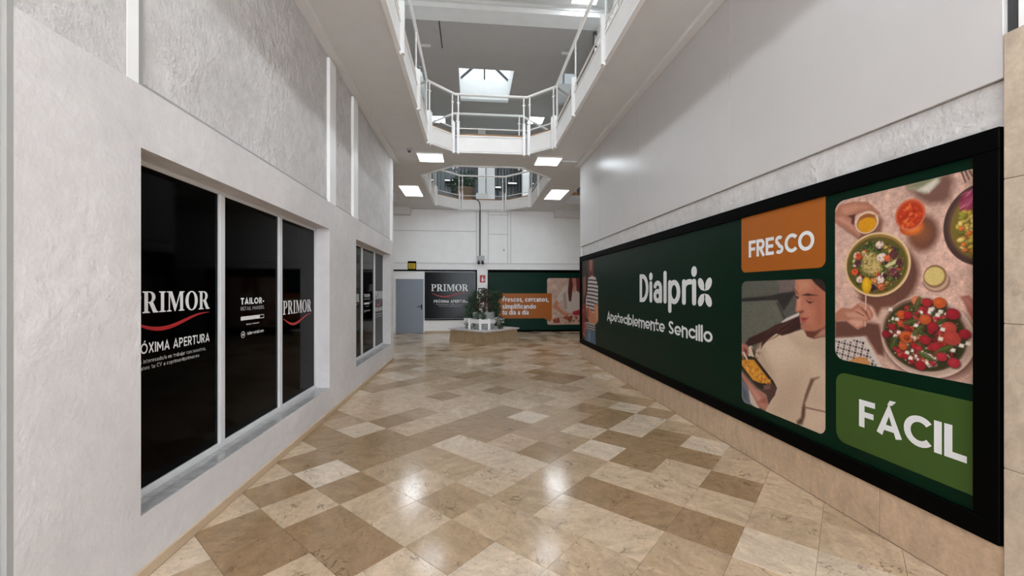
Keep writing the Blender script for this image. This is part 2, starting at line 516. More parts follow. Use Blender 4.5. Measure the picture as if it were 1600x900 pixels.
def serif(c):
    I = lambda x0: [(x0,0),(x0+.38,0),(x0+.38,.045),(x0+.285,.07),(x0+.285,.93),(x0+.38,.955),(x0+.38,1),(x0,1),(x0,.955),(x0+.095,.93),(x0+.095,.07),(x0,.045)]
    if c == 'I': return .38, [[I(0)]]
    if c == 'P':
        o = [(0,0),(.40,0),(.40,.045),(.285,.07),(.285,.44),(.38,.44)]+arc(.38,.72,.30,.28,-90,90,14)+[(0,1),(0,.955),(.095,.93),(.095,.07),(0,.045)]
        h = [(.285,.49),(.35,.49)]+arc(.35,.72,.14,.23,-90,90,10)+[(.285,.95)]
        return .68, [[o, h]]
    if c == 'R':
        o = [(0,0),(.38,0),(.38,.045),(.285,.07),(.285,.46),(.34,.46),(.56,0),(.84,0),(.84,.045),(.76,.07),(.56,.475)]+arc(.38,.735,.30,.265,-50,90,12)+[(0,1),(0,.955),(.095,.93),(.095,.07),(0,.045)]
        h = [(.285,.51),(.35,.51)]+arc(.35,.73,.14,.22,-90,90,10)+[(.285,.95)]
        return .82, [[o, h]]
    if c == 'M':
        o = [(0,0),(.28,0),(.28,.045),(.185,.07),(.185,.80),(.46,0),(.52,0),(.81,.82),(.81,.07),(.72,.045),(.72,0),(1.09,0),(1.09,.045),(1.0,.07),(1.0,.93),(1.09,.955),(1.09,1),(.79,1),(.56,.33),(.32,1),(0,1),(0,.955),(.11,.93),(.11,.07),(0,.045)]
        return 1.09, [[o]]
    if c == 'O':
        return .86, [[arc(.43,.5,.43,.52,0,360,32)[:-1], arc(.43,.5,.215,.46,0,360,28)[:-1]]]

def put_serif(mb, s, fr, x, y, h, width, depth=0.0012, gap=0.06):
    tot = sum(serif(c)[0] for c in s) + gap*(len(s)-1)
    k = width/tot; px = 0
    for c in s:
        w, shapes = serif(c)
        for loops in shapes:
            L = [[(x+(px+p[0])*k, y+p[1]*h) for p in lp] for lp in loops]
            flat = [p for lp in L for p in lp]
            tr = tessellate_polygon([[Vector((p[0],p[1],0)) for p in lp] for lp in L])
            fs = []
            for t in tr:
                a, b, c2 = [flat[i] for i in t]
                fs.append(tuple(t) if (b[0]-a[0])*(c2[1]-a[1])-(b[1]-a[1])*(c2[0]-a[0]) > 0 else (t[0],t[2],t[1]))
            mb.flat(flat, fs, fr, depth)
        px += w + gap

SW_A = [0, .09, .18, .26, .33, .39, .45, .52, .59, .67, .75, .84, .92, 1.0]
SW_Y = [-.25, -.47, -.66, -.76, -.80, -.80, -.76, -.69, -.58, -.46, -.34, -.23, -.19, -.19]
def put_swoosh(mb, fr, x, base, w, cap, depth=0.0012, n=36):
    """the curved underline: thin at both ends, dips under the first letters, then climbs"""
    vs = []; fs = []
    for i in range(n+1):
        a = i/n
        yy = float(np.mean([np.interp(min(1, max(0, a+d)), SW_A, SW_Y) for d in (-.05, 0, .05)]))
        tt = .20*(0.08+0.92*max(0, math.sin(math.pi*a**0.8))**0.9)
        vs += [(x+w*a, base+cap*(yy+tt/2)), (x+w*a, base+cap*(yy-tt/2))]
        if i: fs.append((2*i-2, 2*i-1, 2*i+1, 2*i))
    mb.flat(vs, fs, fr, depth)

# ------------------------------------------------------------------ printed photographs: colours on a fine grid
class Canvas:
    def __init__(self, w, h, step):
        self.nx, self.ny = int(round(w/step)), int(round(h/step))
        self.w, self.h, self.step = w, h, step
        x = np.linspace(0, w, self.nx+1); y = np.linspace(0, h, self.ny+1)
        self.X, self.Y = np.meshgrid(x, y)
        self.C = np.zeros(self.X.shape+(3,))
    def box(self, x0, x1, y0, y1):
        s = self.step; pad = 4
        i0, i1 = max(0, int(y0/s)-pad), min(self.ny+1, int(y1/s)+pad+1)
        j0, j1 = max(0, int(x0/s)-pad), min(self.nx+1, int(x1/s)+pad+1)
        return slice(i0, max(i0, i1)), slice(j0, max(j0, j1))
    def mix(self, sl, a, c):
        c = np.array(c, float)/255
        self.C[sl] = self.C[sl]*(1-a[..., None]) + c*a[..., None]
    def fill(self, c): self.C[:] = np.array(c)/255
    def poly(self, pts, c, soft=0.0, alpha=1.0):
        soft = max(soft, self.step*0.6)
        P = np.array(pts); x0, y0 = P.min(0)-soft; x1, y1 = P.max(0)+soft
        sl = self.box(x0, x1, y0, y1); X, Y = self.X[sl], self.Y[sl]
        if X.size == 0: return
        ins = np.zeros(X.shape, bool); dist = np.full(X.shape, 1e9)
        for i in range(len(P)):
            a, b = P[i-1], P[i]
            cond = (a[1] > Y) != (b[1] > Y)
            with np.errstate(all='ignore'):
                xi = (b[0]-a[0])*(Y-a[1])/(b[1]-a[1]+1e-12)+a[0]
            ins ^= cond & (X < xi)
            d = b-a; t = np.clip(((X-a[0])*d[0]+(Y-a[1])*d[1])/(d@d+1e-12), 0, 1)
            dist = np.minimum(dist, np.hypot(X-a[0]-t*d[0], Y-a[1]-t*d[1]))
        sd = np.where(ins, dist, -dist)
        self.mix(sl, np.clip(sd/soft*0.5+0.5, 0, 1)*alpha, c)
    def ell(self, cx, cy, rx, ry, c, soft=0.0, alpha=1.0, rot=0.0):
        soft = max(soft, self.step*0.6); m = max(rx, ry)+soft
        sl = self.box(cx-m, cx+m, cy-m, cy+m); X, Y = self.X[sl]-cx, self.Y[sl]-cy
        if X.size == 0: return
        co, si = math.cos(rot), math.sin(rot)
        U, V = X*co+Y*si, -X*si+Y*co
        d = (1-np.sqrt((U/rx)**2+(V/ry)**2))*min(rx, ry)
        self.mix(sl, np.clip(d/soft*0.5+0.5, 0, 1)*alpha, c)
    def grain(self, amp, cell, seed=0):
        r = np.random.default_rng(seed); n0, n1 = self.C.shape[:2]
        g = r.normal(0, 1, (int(n0/cell)+3, int(n1/cell)+3))
        yi, xi = np.arange(n0)/cell, np.arange(n1)/cell
        y0, x0 = yi.astype(int), xi.astype(int); fy, fx = (yi-y0)[:, None], (xi-x0)[None]
        G = (g[y0][:, x0]*(1-fy)*(1-fx)+g[y0+1][:, x0]*fy*(1-fx)+g[y0][:, x0+1]*(1-fy)*fx+g[y0+1][:, x0+1]*fy*fx)
        self.C = np.clip(self.C*(1+amp*G[..., None]), 0, 1)
    def mesh(self, name, fr, depth, mat, parent, label, radius=0.0, corners=(1,1,1,1), k=1.0, clip=None):
        o, r, u, n = [np.array(q, float) for q in fr]
        V = o + self.X[..., None]*r + self.Y[..., None]*u + n*depth
        ny, nx = self.X.shape
        I = np.arange(ny*nx).reshape(ny, nx)
        F = np.stack([I[:-1, :-1], I[:-1, 1:], I[1:, 1:], I[1:, :-1]], -1)
        cx = (self.X[:-1, :-1]+self.step/2); cy = (self.Y[:-1, :-1]+self.step/2)
        keep = np.ones(cx.shape, bool)
        if radius:
            for on, px, py, sx, sy in ((corners[0], 0, 0, 1, 1), (corners[1], self.w, 0, -1, 1), (corners[2], self.w, self.h, -1, -1), (corners[3], 0, self.h, 1, -1)):
                if not on: continue
                qx, qy = (cx-px)*sx, (cy-py)*sy
                keep &= ~((qx < radius) & (qy < radius) & (np.hypot(qx-radius, qy-radius) > radius))
        if clip is not None: keep &= clip(cx, cy)
        F = F[keep]
        V = V.reshape(-1, 3)
        base = np.zeros(3); p = parent
        while p is not None: base += np.array(p.location); p = p.parent
        me = bpy.data.meshes.new(name)
        me.vertices.add(len(V)); me.vertices.foreach_set('co', (V-base).ravel())
        me.loops.add(F.size); me.loops.foreach_set('vertex_index', F.ravel().astype(np.int32))
        me.polygons.add(len(F)); me.polygons.foreach_set('loop_start', (np.arange(len(F))*4).astype(np.int32))
        me.update(calc_edges=True)
        c = np.clip(self.C, 0, 1); c = np.where(c <= .04045, c/12.92, ((c+.055)/1.055)**2.4)*k
        at = me.color_attributes.new('picture', 'FLOAT_COLOR', 'POINT')
        at.data.foreach_set('color', np.concatenate([np.clip(c, 0, 1), np.ones(c.shape[:2]+(1,))], -1).ravel().astype(np.float32))
        me.materials.append(mat); me.validate()
        ob = bpy.data.objects.new(name, me); COL.objects.link(ob); ob.parent = parent
        ob['label'] = label
        return ob

# ------------------------------------------------------------------ materials
M = {}
M['lower_plaster'] = plaster('painted_render', (208, 204, 203), 1.16, 0.42)
M['upper_plaster'] = plaster('rough_painted_render', (203, 199, 197), 1.12, 1.0)
M['white'] = simple('white_paint', (216, 214, 212), 0.5, 1.15)
M['bright_white'] = simple('bright_white_paint', (238, 236, 234), 0.45, 1.1)
M['slab'] = simple('slab_paint', (218, 216, 214), 0.6, 1.05, bump=0.08, bscale=6)
M['high_ceiling'] = simple('high_ceiling_paint', (190, 185, 182), 0.7, 1.05)
M['gloss_panel'] = simple('glossy_white_panel', (206, 202, 200), 0.3, 0.98, spec=0.3, vary=0.03, bump=0.02, bscale=1.5)
M['shade_joint_grey'] = simple('shade_and_joint_grey', (150, 149, 146), 0.7)  # grey that puts shade into the colour, also used behind panel joints
M['steel'] = simple('white_lacquered_steel', (232, 228, 224), 0.4, 1.1)
M['alu'] = simple('white_aluminium_frame', (210, 210, 210), 0.35, 1.1)
M['film'] = simple('black_window_film', (2, 2, 2), 0.06, 0.5, spec=0.05, vary=0.1)
M['print_white'] = simple('printed_white', (222, 222, 222), 0.4, 1.1)
M['print_grey'] = simple('printed_grey', (178, 178, 178), 0.4, 1.0)
M['print_red'] = simple('printed_red', (168, 34, 40), 0.4, 1.1)
M['black'] = simple('black_board', (2, 2, 2), 0.55, 0.5, spec=0.05)
M['black_poster'] = simple('black_poster', (6, 6, 6), 0.2, 0.7, spec=0.2)
M['dark_grey'] = simple('dark_grey_metal', (62, 62, 64), 0.4, 1.0)
M['green'] = simple('dark_green_print', (0, 42, 25), 0.4, 0.6, spec=0.12, vary=0.04)
M['green_back'] = simple('green_board_print', (4, 48, 35), 0.4, 0.8, spec=0.13, vary=0.04)  # brighter green for the board on the back wall
M['leaf_green_print'] = simple('light_green_print', (62, 88, 34), 0.4, 0.95, spec=0.3, vary=0.03)
M['orange'] = simple('orange_print', (172, 94, 20), 0.4, 0.95, spec=0.3, vary=0.03)
M['picture'] = vcol_mat('printed_picture')
M['tile'] = marble('marble_tile', 'object', 0.15, spec=0.34, vein=0.85)
M['tile_far'] = marble('marble_tile_far', 'attr', 0.15, spec=0.34)
M['plinth'] = marble('marble_plinth', 'one', 0.3, (190, 163, 136), 1.1, vein=0.12)
M['pier'] = marble('marble_pier', 'one', 0.3, (192, 174, 154), 1.1, vein=0.25)
M['bench_stone'] = marble('bench_stone', 'one', 0.35, (170, 146, 114), 1.1, vein=0.3)
M['bench_top'] = marble('bench_top_stone', 'one', 0.3, (212, 205, 205), 1.1, vein=0.2)
M['sill'] = marble('sill_stone', 'one', 0.12, (176, 173, 171), 1.05, vein=0.25)
M['grout'] = simple('grout', (120, 100, 80), 0.8, 1.0)
M['skirting'] = simple('beige_skirting', (190, 168, 140), 0.45, 1.1, bump=0.05)
M['door'] = simple('blue_grey_door', (126, 133, 144), 0.4, 1.3)
M['glass'] = glass_mat('clear_glass')
M['roof_glass'] = glass_mat('dim_roof_glass', (0.20, 0.215, 0.21, 1))  # dark tint added to dim the sky seen through the skylight
M['wood'] = simple('brown_wood', (150, 112, 76), 0.5, 1.1, vary=0.2, vscale=9)
M['shutter'] = simple('grey_shutter', (120, 124, 128), 0.45, 1.0, metal=0.2)
M['pot'] = simple('pale_grey_pot', (184, 186, 182), 0.5, 1.1)
M['soil'] = simple('dark_soil', (46, 36, 28), 0.9)
M['leaf'] = simple('dark_leaf', (44, 74, 46), 0.35, 1.1, vary=0.5, vscale=12)
M['leaf_red'] = simple('bronze_leaf', (86, 62, 48), 0.45, 1.1, vary=0.4, vscale=12)
M['stem'] = simple('stem_bark', (70, 56, 42), 0.8)
M['terracotta'] = simple('brown_tub', (128, 104, 84), 0.6)
M['red'] = simple('red_plate', (176, 34, 34), 0.4, 1.1)
M['yellow'] = simple('yellow_plate', (206, 176, 34), 0.4, 1.1)
M['grey_box'] = simple('grey_housing', (168, 170, 172), 0.4, 1.0)
M['lamp'] = emitter('light_diffuser', (0.90, 0.985, 1.05, 1), LAMP)
M['lamp_high'] = emitter('light_diffuser_high', (0.90, 0.985, 1.05, 1), LAMP_HIGH)
M['sign_light'] = emitter('lit_sign', (1, 1, 1, 1), 0.6)

XL, XR = -1.82, 2.66          # faces of the two long walls
YE = 9.75                     # where both walls end and the hall widens
YB = 15.8                     # back wall
ZC = 4.70                     # underside of the upper floor
ZF = 5.00                     # upper floor level

# ------------------------------------------------------------------ floor: marble tiles laid diagonally
TS, TOX, TOY = 0.3994, -0.1448, -0.0492
def tile_corner(i, j):
    a, b = TOX+i*TS, TOY+j*TS
    return ((a+b)/2**.5, (b-a)/2**.5)
TONE = [(206, 187, 165), (191, 166, 138), (176, 151, 122), (152, 124, 93)]
KNOWN = {}
def tones(s):
    for item in s.split():
        i, j, t = item.split(','); KNOWN[(int(i), int(j))] = float(t)
tones('-10,6,3 -9,7,2.8 -11,5,3 -9,6,2.8 -11,4,.8 -10,5,3 -8,6,2 -10,4,3 -9,5,2.8 -9,4,0 -8,5,2 -10,3,1 -7,5,.8 -9,3,3 -8,4,2.8 -9,2,.8 -8,3,1 -7,4,1 -7,3,3 -6,4,.8 -8,2,3 -7,2,3 -6,3,3 -5,3,.6 -6,2,1 -8,1,.3 -7,1,2')
tones('-8,8,2.6 -5,10,3 -4,11,3 -8,7,.2 -7,8,1 -6,9,2.2 -4,10,3 -7,7,.4 -6,8,2.8 -5,9,0 -6,7,.3 -5,8,2 -4,9,3 -3,10,3 -7,6,1.7 -4,8,.8 -3,9,1 -6,6,.7 -5,7,1.6 -4,7,3 -3,8,1 -6,5,2.2 -5,6,2 -3,7,3 -5,5,1.3 -4,6,.8 -3,6,.8 -5,4,2.2 -4,5,1.3 -2,6,2 -4,4,.2 -3,5,1.5')
tones('-3,12,2 -3,11,.2 -2,11,1.5 -2,10,1.5 -1,10,1 -2,9,3 -1,9,1 -2,8,1 -1,8,1.4 0,9,2 -2,7,3 -1,7,.2 0,8,1.2 -1,6,1 0,7,.2')
tones('-18,11,2.4 -17,11,.3 -17,12,2 -16,12,1 -15,13,2 -17,10,2 -16,10,1 -15,10,2.8 -16,11,.2 -15,11,2.2 -14,11,1 -15,12,2 -14,12,1 -16,9,2.2 -15,9,2.8 -14,9,1 -14,10,1 -13,10,1 -13,11,2 -14,8,1 -13,8,1 -13,9,.8 -12,9,1 -12,10,2.8 -14,7,.8 -13,7,.9 -12,8,.8 -11,9,1 -13,6,2.8 -12,7,1 -11,7,3 -11,8,2.4 -10,8,1 -12,6,2 -11,6,.3 -10,7,1 -9,8,2.8 -12,5,3')
tones('-14,14,2.8 -13,14,2.2 -13,15,1 -12,15,1 -12,16,3 -11,16,3 -11,17,1 -10,17,1 -10,16,3 -10,15,2.8 -14,13,2.8 -13,13,2 -13,12,2 -12,13,1.5 -12,14,1.5 -11,14,1 -11,15,2.8 -10,14,1.5 -12,11,1 -12,12,.8 -11,12,2.8 -11,13,1 -10,13,1 -9,13,.8 -9,14,2.2 -8,14,1 -8,15,1 -9,15,.8 -9,16,1 -8,16,1 -7,15,1 -10,12,1 -9,12,2 -8,13,1 -7,13,2 -7,14,2.8 -6,14,2.8 -11,10,1 -11,11,1 -10,11,1 -10,9,.8 -10,10,1 -9,10,2.8 -9,11,.8 -8,11,2 -8,12,1 -7,12,2.8 -6,13,.2 -9,9,2.8 -8,10,0 -7,11,2 -6,12,3 -8,9,2.8 -7,10,2 -6,11,3 -5,11,.3 -7,9,2.2 -6,10,.4')
def tone_of(i, j):
    t = KNOWN.get((i, j))
    if t is None: t = random.choice([.2, .6, .9, 1, 1.2, 1.6, 2, 2.4, 2.8])
    t = min(max(t, 0), 3); a = min(int(t), 2); f = t-a
    return tuple(TONE[a][k]*(1-f)+TONE[a+1][k]*f for k in range(3))

def clip_poly(poly, x0, x1, y0, y1):
    def cut(pts, inside, inter):
        out = []
        for i in range(len(pts)):
            a, b = pts[i-1], pts[i]
            if inside(b):
                if not inside(a): out.append(inter(a, b))
                out.append(b)
            elif inside(a): out.append(inter(a, b))
        return out
    def ix(x): return lambda a, b: (x, a[1]+(b[1]-a[1])*(x-a[0])/(b[0]-a[0]))
    def iy(y): return lambda a, b: (a[0]+(b[0]-a[0])*(y-a[1])/(b[1]-a[1]), y)
    for ins, it in ((lambda p: p[0] >= x0, ix(x0)), (lambda p: p[0] <= x1, ix(x1)), (lambda p: p[1] >= y0, iy(y0)), (lambda p: p[1] <= y1, iy(y1))):
        poly = cut(poly, ins, it)
        if len(poly) < 3: return []
    return poly

floor = struct('floor', MB().box(-7, 8, -6, 19, -0.2, -0.012), M['grout'])
TILE_K = 1.16
allt = []
for i in range(-60, 30):
    for j in range(-30, 60):
        cs = [tile_corner(i, j), tile_corner(i+1, j), tile_corner(i+1, j+1), tile_corner(i, j+1)]
        cx, cy = sum(c[0] for c in cs)/4, sum(c[1] for c in cs)/4
        g = 0.0008*1.41
        cs = [(c[0]+(cx-c[0])*g/0.28, c[1]+(cy-c[1])*g/0.28) for c in cs]
        if cy < -6.2 or cy > 16.1 or cx < -7 or cx > 8: continue
        pl = clip_poly(cs, -1.803, 2.648, -6, YE) if cy < YE+0.3 else []
        if cy > YE-0.3:
            q = clip_poly(cs, -6.9, 7.9, YE, YB)
            if len(pl) >= 3 and len(q) >= 3 and -1.803 < cx < 2.648: pl = clip_poly(cs, -1.803, 2.648, -6, YB)
            elif len(q) >= 3: pl = q
        if len(pl) < 3: continue
        ar = abs(sum(pl[k-1][0]*pl[k][1]-pl[k][0]*pl[k-1][1] for k in range(len(pl)))/2)
        if ar < 0.0004: continue
        depth = cx*0.0971+cy*0.9953
        vis = depth > 1.2 and abs(cx*0.9953-cy*0.0971)/depth < 1.32 and 1.6/depth < 0.76
        allt.append((depth if vis else 1e6+depth, i, j, pl, cx, cy))
allt.sort(key=lambda t: t[0])
FAR = MB(); FARC = []
for n, (d, i, j, pl, cx, cy) in enumerate(allt):
    if d < 1e6 and n < 290:
        mb = MB(); m = len(pl)
        ins = [(p[0]+(cx-p[0])*0.006, p[1]+(cy-p[1])*0.006) for p in pl]
        if sum(pl[k-1][0]*pl[k][1]-pl[k][0]*pl[k-1][1] for k in range(m)) < 0: pl = pl[::-1]; ins = ins[::-1]
        mb.add([(p[0], p[1], -0.012) for p in pl]+[(p[0], p[1], -0.0012) for p in pl]+[(p[0], p[1], 0) for p in ins],
               [tuple(range(2*m, 3*m))]+[(k, (k+1)%m, m+(k+1)%m, m+k) for k in range(m)]+[(m+k, m+(k+1)%m, 2*m+(k+1)%m, 2*m+k) for k in range(m)])
        o = build('tile', mb, M['tile'], floor, origin=(cx, cy, 0))
        o.color = rgba(tone_of(i, j), TILE_K)
    else:
        if sum(pl[k-1][0]*pl[k][1]-pl[k][0]*pl[k-1][1] for k in range(len(pl))) < 0: pl = pl[::-1]
        FAR.add([(p[0], p[1], 0) for p in pl], [tuple(range(len(pl)))])
        FARC += [rgba(tone_of(i, j), TILE_K)]*len(pl)
fo = build('tile', FAR, M['tile_far'], floor, kind='stuff')
at = fo.data.color_attributes.new('tone', 'FLOAT_COLOR', 'POINT')
at.data.foreach_set('color', np.array(FARC, np.float32).ravel())

# ------------------------------------------------------------------ left wall
wl = struct_root('wall_left', (XL, 0, 0))
W1 = (2.45, 5.46, 0.35, 2.39); W2 = (6.67, 9.47, 0.39, 2.41)
rect = lambda a: [(a[0], a[2]), (a[1], a[2]), (a[1], a[3]), (a[0], a[3])]
LF = fr_left(0, 0, XL)
build('lower_wall', MB().prism([[(1.82, 0), (YE, 0), (YE, 2.735), (1.82, 2.735)], rect(W1), rect(W2)], LF, -0.40, 0), M['lower_plaster'], wl)
um = MB().box(-2.2, -1.868, 2.46, YE, 2.735, ZC)
build('upper_wall', um, M['upper_plaster'], wl)
build('upper_wall', MB().box(-2.2, -1.832, 1.82, 2.37, 2.735, ZC), M['upper_plaster'], wl)
for y0, y1, x1 in ((2.371, 2.455, -1.832), (5.50, 5.74, -1.828), (6.57, 6.82, -1.828), (9.58, YE, -1.828)):
    build('pilaster', MB().box(-2.19, x1, y0, y1, 2.735, 4.62, 0.004), M['bright_white'], wl)
build('pilaster', MB().box(-2.19, -1.845, 2.455, 2.50, 2.735, 4.62), M['shade_joint_grey'], wl)  # shaded side of the pilaster put in as a grey strip
build('wall_return', MB().box(-2.2, -1.8205, 1.795, 1.8195, 0, ZC), M['shade_joint_grey'], wl)  # shade on the wall end put into its grey colour
build('ledge_shadow', MB().box(-1.87, -1.864, 2.51, 9.58, 2.735, 2.778), M['shade_joint_grey'], wl, 'grey strip painted as the shadowed gap above the lower wall')  # strip drawn in for the shadow line along the ledge
for z0, z1 in ((0, .72), (.72, 1.44), (1.44, 2.16), (2.16, 2.9)):
    build('stone_slab', MB().box(-2.2, -1.842, 0.4, 1.793, z0+.001, z1-.001, .003), M['pier'], wl)
build('upper_wall', MB().box(-2.2, -1.85, 0.4, 1.793, 2.9, ZC), M['white'], wl)
build('lower_wall', MB().box(-2.2, -1.85, -6, 0.4, 0, ZC), M['white'], wl)
build('hall_return', MB().box(-7, -1.84, YE-0.02, YE, 0, ZC), M['white'], wl)
struct('baseboard_left', MB().box(XL-.01, -1.803, 1.82, YE, 0, 0.062, .003), M['skirting'])
struct('trim_1', MB().box(-1.868, -1.74, 0.4, 9.98, ZC-.055, ZC, .004), M['white'])

def left_window(name, w, mulls, texts):
    y0, y1, z0, z1 = w; xg = -2.0
    r = struct_root(name, (xg, (y0+y1)/2, z0))
    fm = MB().box(xg-.03, xg+.018, y0, y1, z0, z0+.045, .003).box(xg-.03, xg+.014, y0, y1, z1-.03, z1, .003)
    fm.box(xg-.03, xg+.014, y1-.03, y1, z0, z1, .003).box(xg-.03, xg+.014, y0, y0+.03, z0, z1, .003)
    build('window_frame', fm, M['alu'], r)
    for a in mulls: build('mullion', MB().box(xg-.03, xg+.02, a-.033, a+.033, z0+.04, z1-.03, .004), M['alu'], r)
    ed = [y0+.03]+[q for a in mulls for q in (a-.033, a+.033)]+[y1-.03]
    panes = []
    for k in range(0, len(ed), 2):
        panes.append(build('pane', MB().box(xg-.02, xg, ed[k], ed[k+1], z0+.045, z1-.03), M['film'], r))
    n = max(2, int(round((y1-y0)/.43)))
    for k in range(n):
        a, b = y0+(y1-y0)*k/n, y0+(y1-y0)*(k+1)/n
        build('sill_tile', MB().box(xg+.018, XL-.002, a+.002, b-.002, z0-.03, z0+.004, .003), M['sill'], r)
    texts(panes, fr_left(0, 0, xg))
    return r

def primor_block(pane, F, y0, w, cap, z, full=True, zs=None):
    m = MB(); put_serif(m, 'PRIMOR', F, y0, z, cap, w); 
    build('lettering', m, M['print_grey' if False else 'print_white'], pane, 'white serif shop name lettering')
    m = MB(); put_swoosh(m, F, y0, z, w, cap)
    build('swoosh_mark', m, M['print_red'], pane, 'red curved line under the lettering')
    if full:
        m = MB()
        tw = text2d('PRÓXIMA APERTURA', weight=.16, gap=.12)[2]; part = text2d('ÓXIMA APERTURA', weight=.16, gap=.12)[2]
        full = w*.872*tw/part
        put_text(m, 'PRÓXIMA APERTURA', F, y0+w-full, zs, cap*.48, full, weight=.16, gap=.12)
        build('lettering', m, M['print_white'], pane, 'white lettering announcing an opening')
        m = MB()
        put_text(m, 'Estás interesado/a en trabajar con nosotros,', F, y0+.03, zs-cap*.44, cap*.19, w*.90, weight=.15, gap=.12)
        put_text(m, 'envíanos tu CV a cvprimor@primor.eu', F, y0+.03, zs-cap*.74, cap*.19, w*.80, weight=.15, gap=.12)
        build('lettering', m, M['print_grey'], pane, 'two small grey lines of lettering')

def tailor_block(pane, F, y0, k):
    m = MB()
    put_text(m, 'TAILOR-', F, y0, 1.478, .058, .40*k, weight=.22, gap=.12)
    put_text(m, 'tailor-retail.com', F, y0+.10*k, 1.203, .030, .29*k, weight=.16, gap=.12)
    put_text(m, 'Estamos trabajando', F, y0+.09*k, 1.293, .014, .22*k, weight=.14, gap=.12)
    build('lettering', m, M['print_white'], pane, 'white fitter name lettering with a web address')
    m = MB(); put_text(m, 'RETAIL MAKERS', F, y0, 1.425, .032, .40*k, weight=.13, gap=.13)
    vs, fs = [], []
    ribbon(vs, fs, arc(y0+.036*k, 1.213, .030*k, .026, 0, 360, 20), .004, False)
    m.flat(vs, [f[::-1] for f in fs], F, .0012)
    m.flat(rrect(y0+.018*k, 1.203, y0+.054*k, 1.223, .006), [tuple(range(32))], F, .0012)
    build('lettering', m, M['print_grey'], pane, 'thin grey lettering and a round mark')
    m = MB(); m.flat(rrect(y0, 1.338, y0+.32*k, 1.372, .006), [tuple(range(32))], F, .0012)
    vs, fs = [], []
    ribbon(vs, fs, [(y0+.32*k, 1.34), (y0+.395*k, 1.34), (y0+.395*k, 1.370), (y0+.32*k, 1.370)], .003, False)
    m.flat(vs, [f[::-1] for f in fs], F, .0012)
    build('progress_bar', m, M['print_white'], pane, 'white printed bar, four fifths filled')

def texts1(p, F):
    primor_block(p[0], F, 2.59, .752, .134, 1.461, True, 1.212)
    tailor_block(p[1], F, 3.768, 1.0)
    primor_block(p[2], F, 4.566, .765, .148, 1.342, False)
def texts2(p, F):
    primor_block(p[0], F, 6.80, .72, .14, 1.40, False)
    tailor_block(p[1], F, 7.85, 1.15)
    primor_block(p[2], F, 8.74, .70, .17, 1.42, True, 1.16)
left_window('window_1', W1, (3.478, 4.48), texts1)
left_window('window_2', W2, (7.66, 8.62), texts2)

# ------------------------------------------------------------------ right wall
wr = struct_root('wall_right', (XR, 0, 0))
build('plaster_band', MB().box(2.667, 3.0, 1.80, YE+.12, 0, 2.66), M['upper_plaster'], wr)
js = [1.80, 3.99, 6.29, 8.3, YE+.12]
for a, b in zip(js[:-1], js[1:]):
    build('wall_panel', MB().box(2.645, 3.0, a+.0015, b-.0015, 2.665, ZC, .003), M['gloss_panel'], wr)
for z0, z1 in ((0, .714), (.714, 1.435), (1.435, 2.155), (2.155, 2.88)):
    build('stone_slab', MB().box(2.64, 3.0, .4, 1.797, z0+.001, z1-.001, .003), M['pier'], wr)
build('upper_wall', MB().box(2.655, 3.0, .4, 1.75, 2.88, ZC), M['bright_white'], wr)
build('wall_groove', MB().box(2.67, 3.0, 1.75, 1.80, 2.88, ZC), M['dark_grey'], wr)
build('lower_wall', MB().box(2.66, 3.0, -6, .4, 0, ZC), M['white'], wr)
build('hall_return', MB().box(2.66, 8, YE, YE+.12, 0, ZC), M['white'], wr)
bb = struct_root('baseboard_right', (2.65, 5, 0))
y = 1.797; first = True
stops = [1.80, 2.434, 2.979, 3.524]
while stops[-1] < YE: stops.append(min(stops[-1]+.545, YE+.12))
for a, b in zip(stops[:-1], stops[1:]):
    build('stone_slab', MB().box(2.65, 2.75, a+.001, b-.001, 0, .312, .003), M['plinth'], bb)
struct('trim_2', MB().box(2.53, 2.645, .4, 9.98, ZC-.055, ZC, .004), M['white'])

# the long advertising hoarding on the right wall
H = root('advertising_hoarding', 'long dark green supermarket hoarding in a thick black frame on the marble plinth', 'hoarding', (2.655, 5.87, .312))
HF = fr_right(0, 0, 2.655)
def hp(y): return -y           # frame coordinate of a world y
hy0, hy1, hz0, hz1 = 1.808, 9.87, .314, 2.425
fw = .112
for nm, a in (('a', (hy0, hy1, hz0, hz0+fw)), ('b', (hy0, hy1, hz1-fw, hz1)), ('c', (hy0, hy0+fw, hz0+fw, hz1-fw)), ('d', (hy1-fw*.9, hy1, hz0+fw, hz1-fw))):
    build('frame_board', MB().box(2.632, 2.668, a[0], a[1], a[2], a[3], .004), M['black'], H)
build('green_board', MB().box(2.655, 2.667, hy0+fw, hy1-fw*.9, hz0+fw, hz1-fw), M['green'], H)
orange_b = build('orange_block', MB().prism([rrect(hp(3.815), 1.776, hp(2.846), hz1-fw, .06, (1,1,0,0))], HF, 0, .001), M['orange'], H, 'orange block with the word FRESCO')
m = MB(); put_text(m, 'FRESCO', HF, hp(3.706), 1.918, .158, .761, .0022, weight=.19, gap=.05)
build('lettering', m, M['print_white'], orange_b, 'bold white lettering FRESCO')
green_b = build('light_green_block', MB().prism([rrect(hp(2.756), .507, hp(hy0+fw), 1.008, .075, (1,0,0,1))], HF, 0, .001), M['leaf_green_print'], H, 'light green block with the word FÁCIL')
m = MB(); put_text(m, 'FÁCIL', HF, hp(2.576), .668, .185, .618, .0022, weight=.20, gap=.06)
build('lettering', m, M['print_white'], green_b, 'bold white lettering FÁCIL')
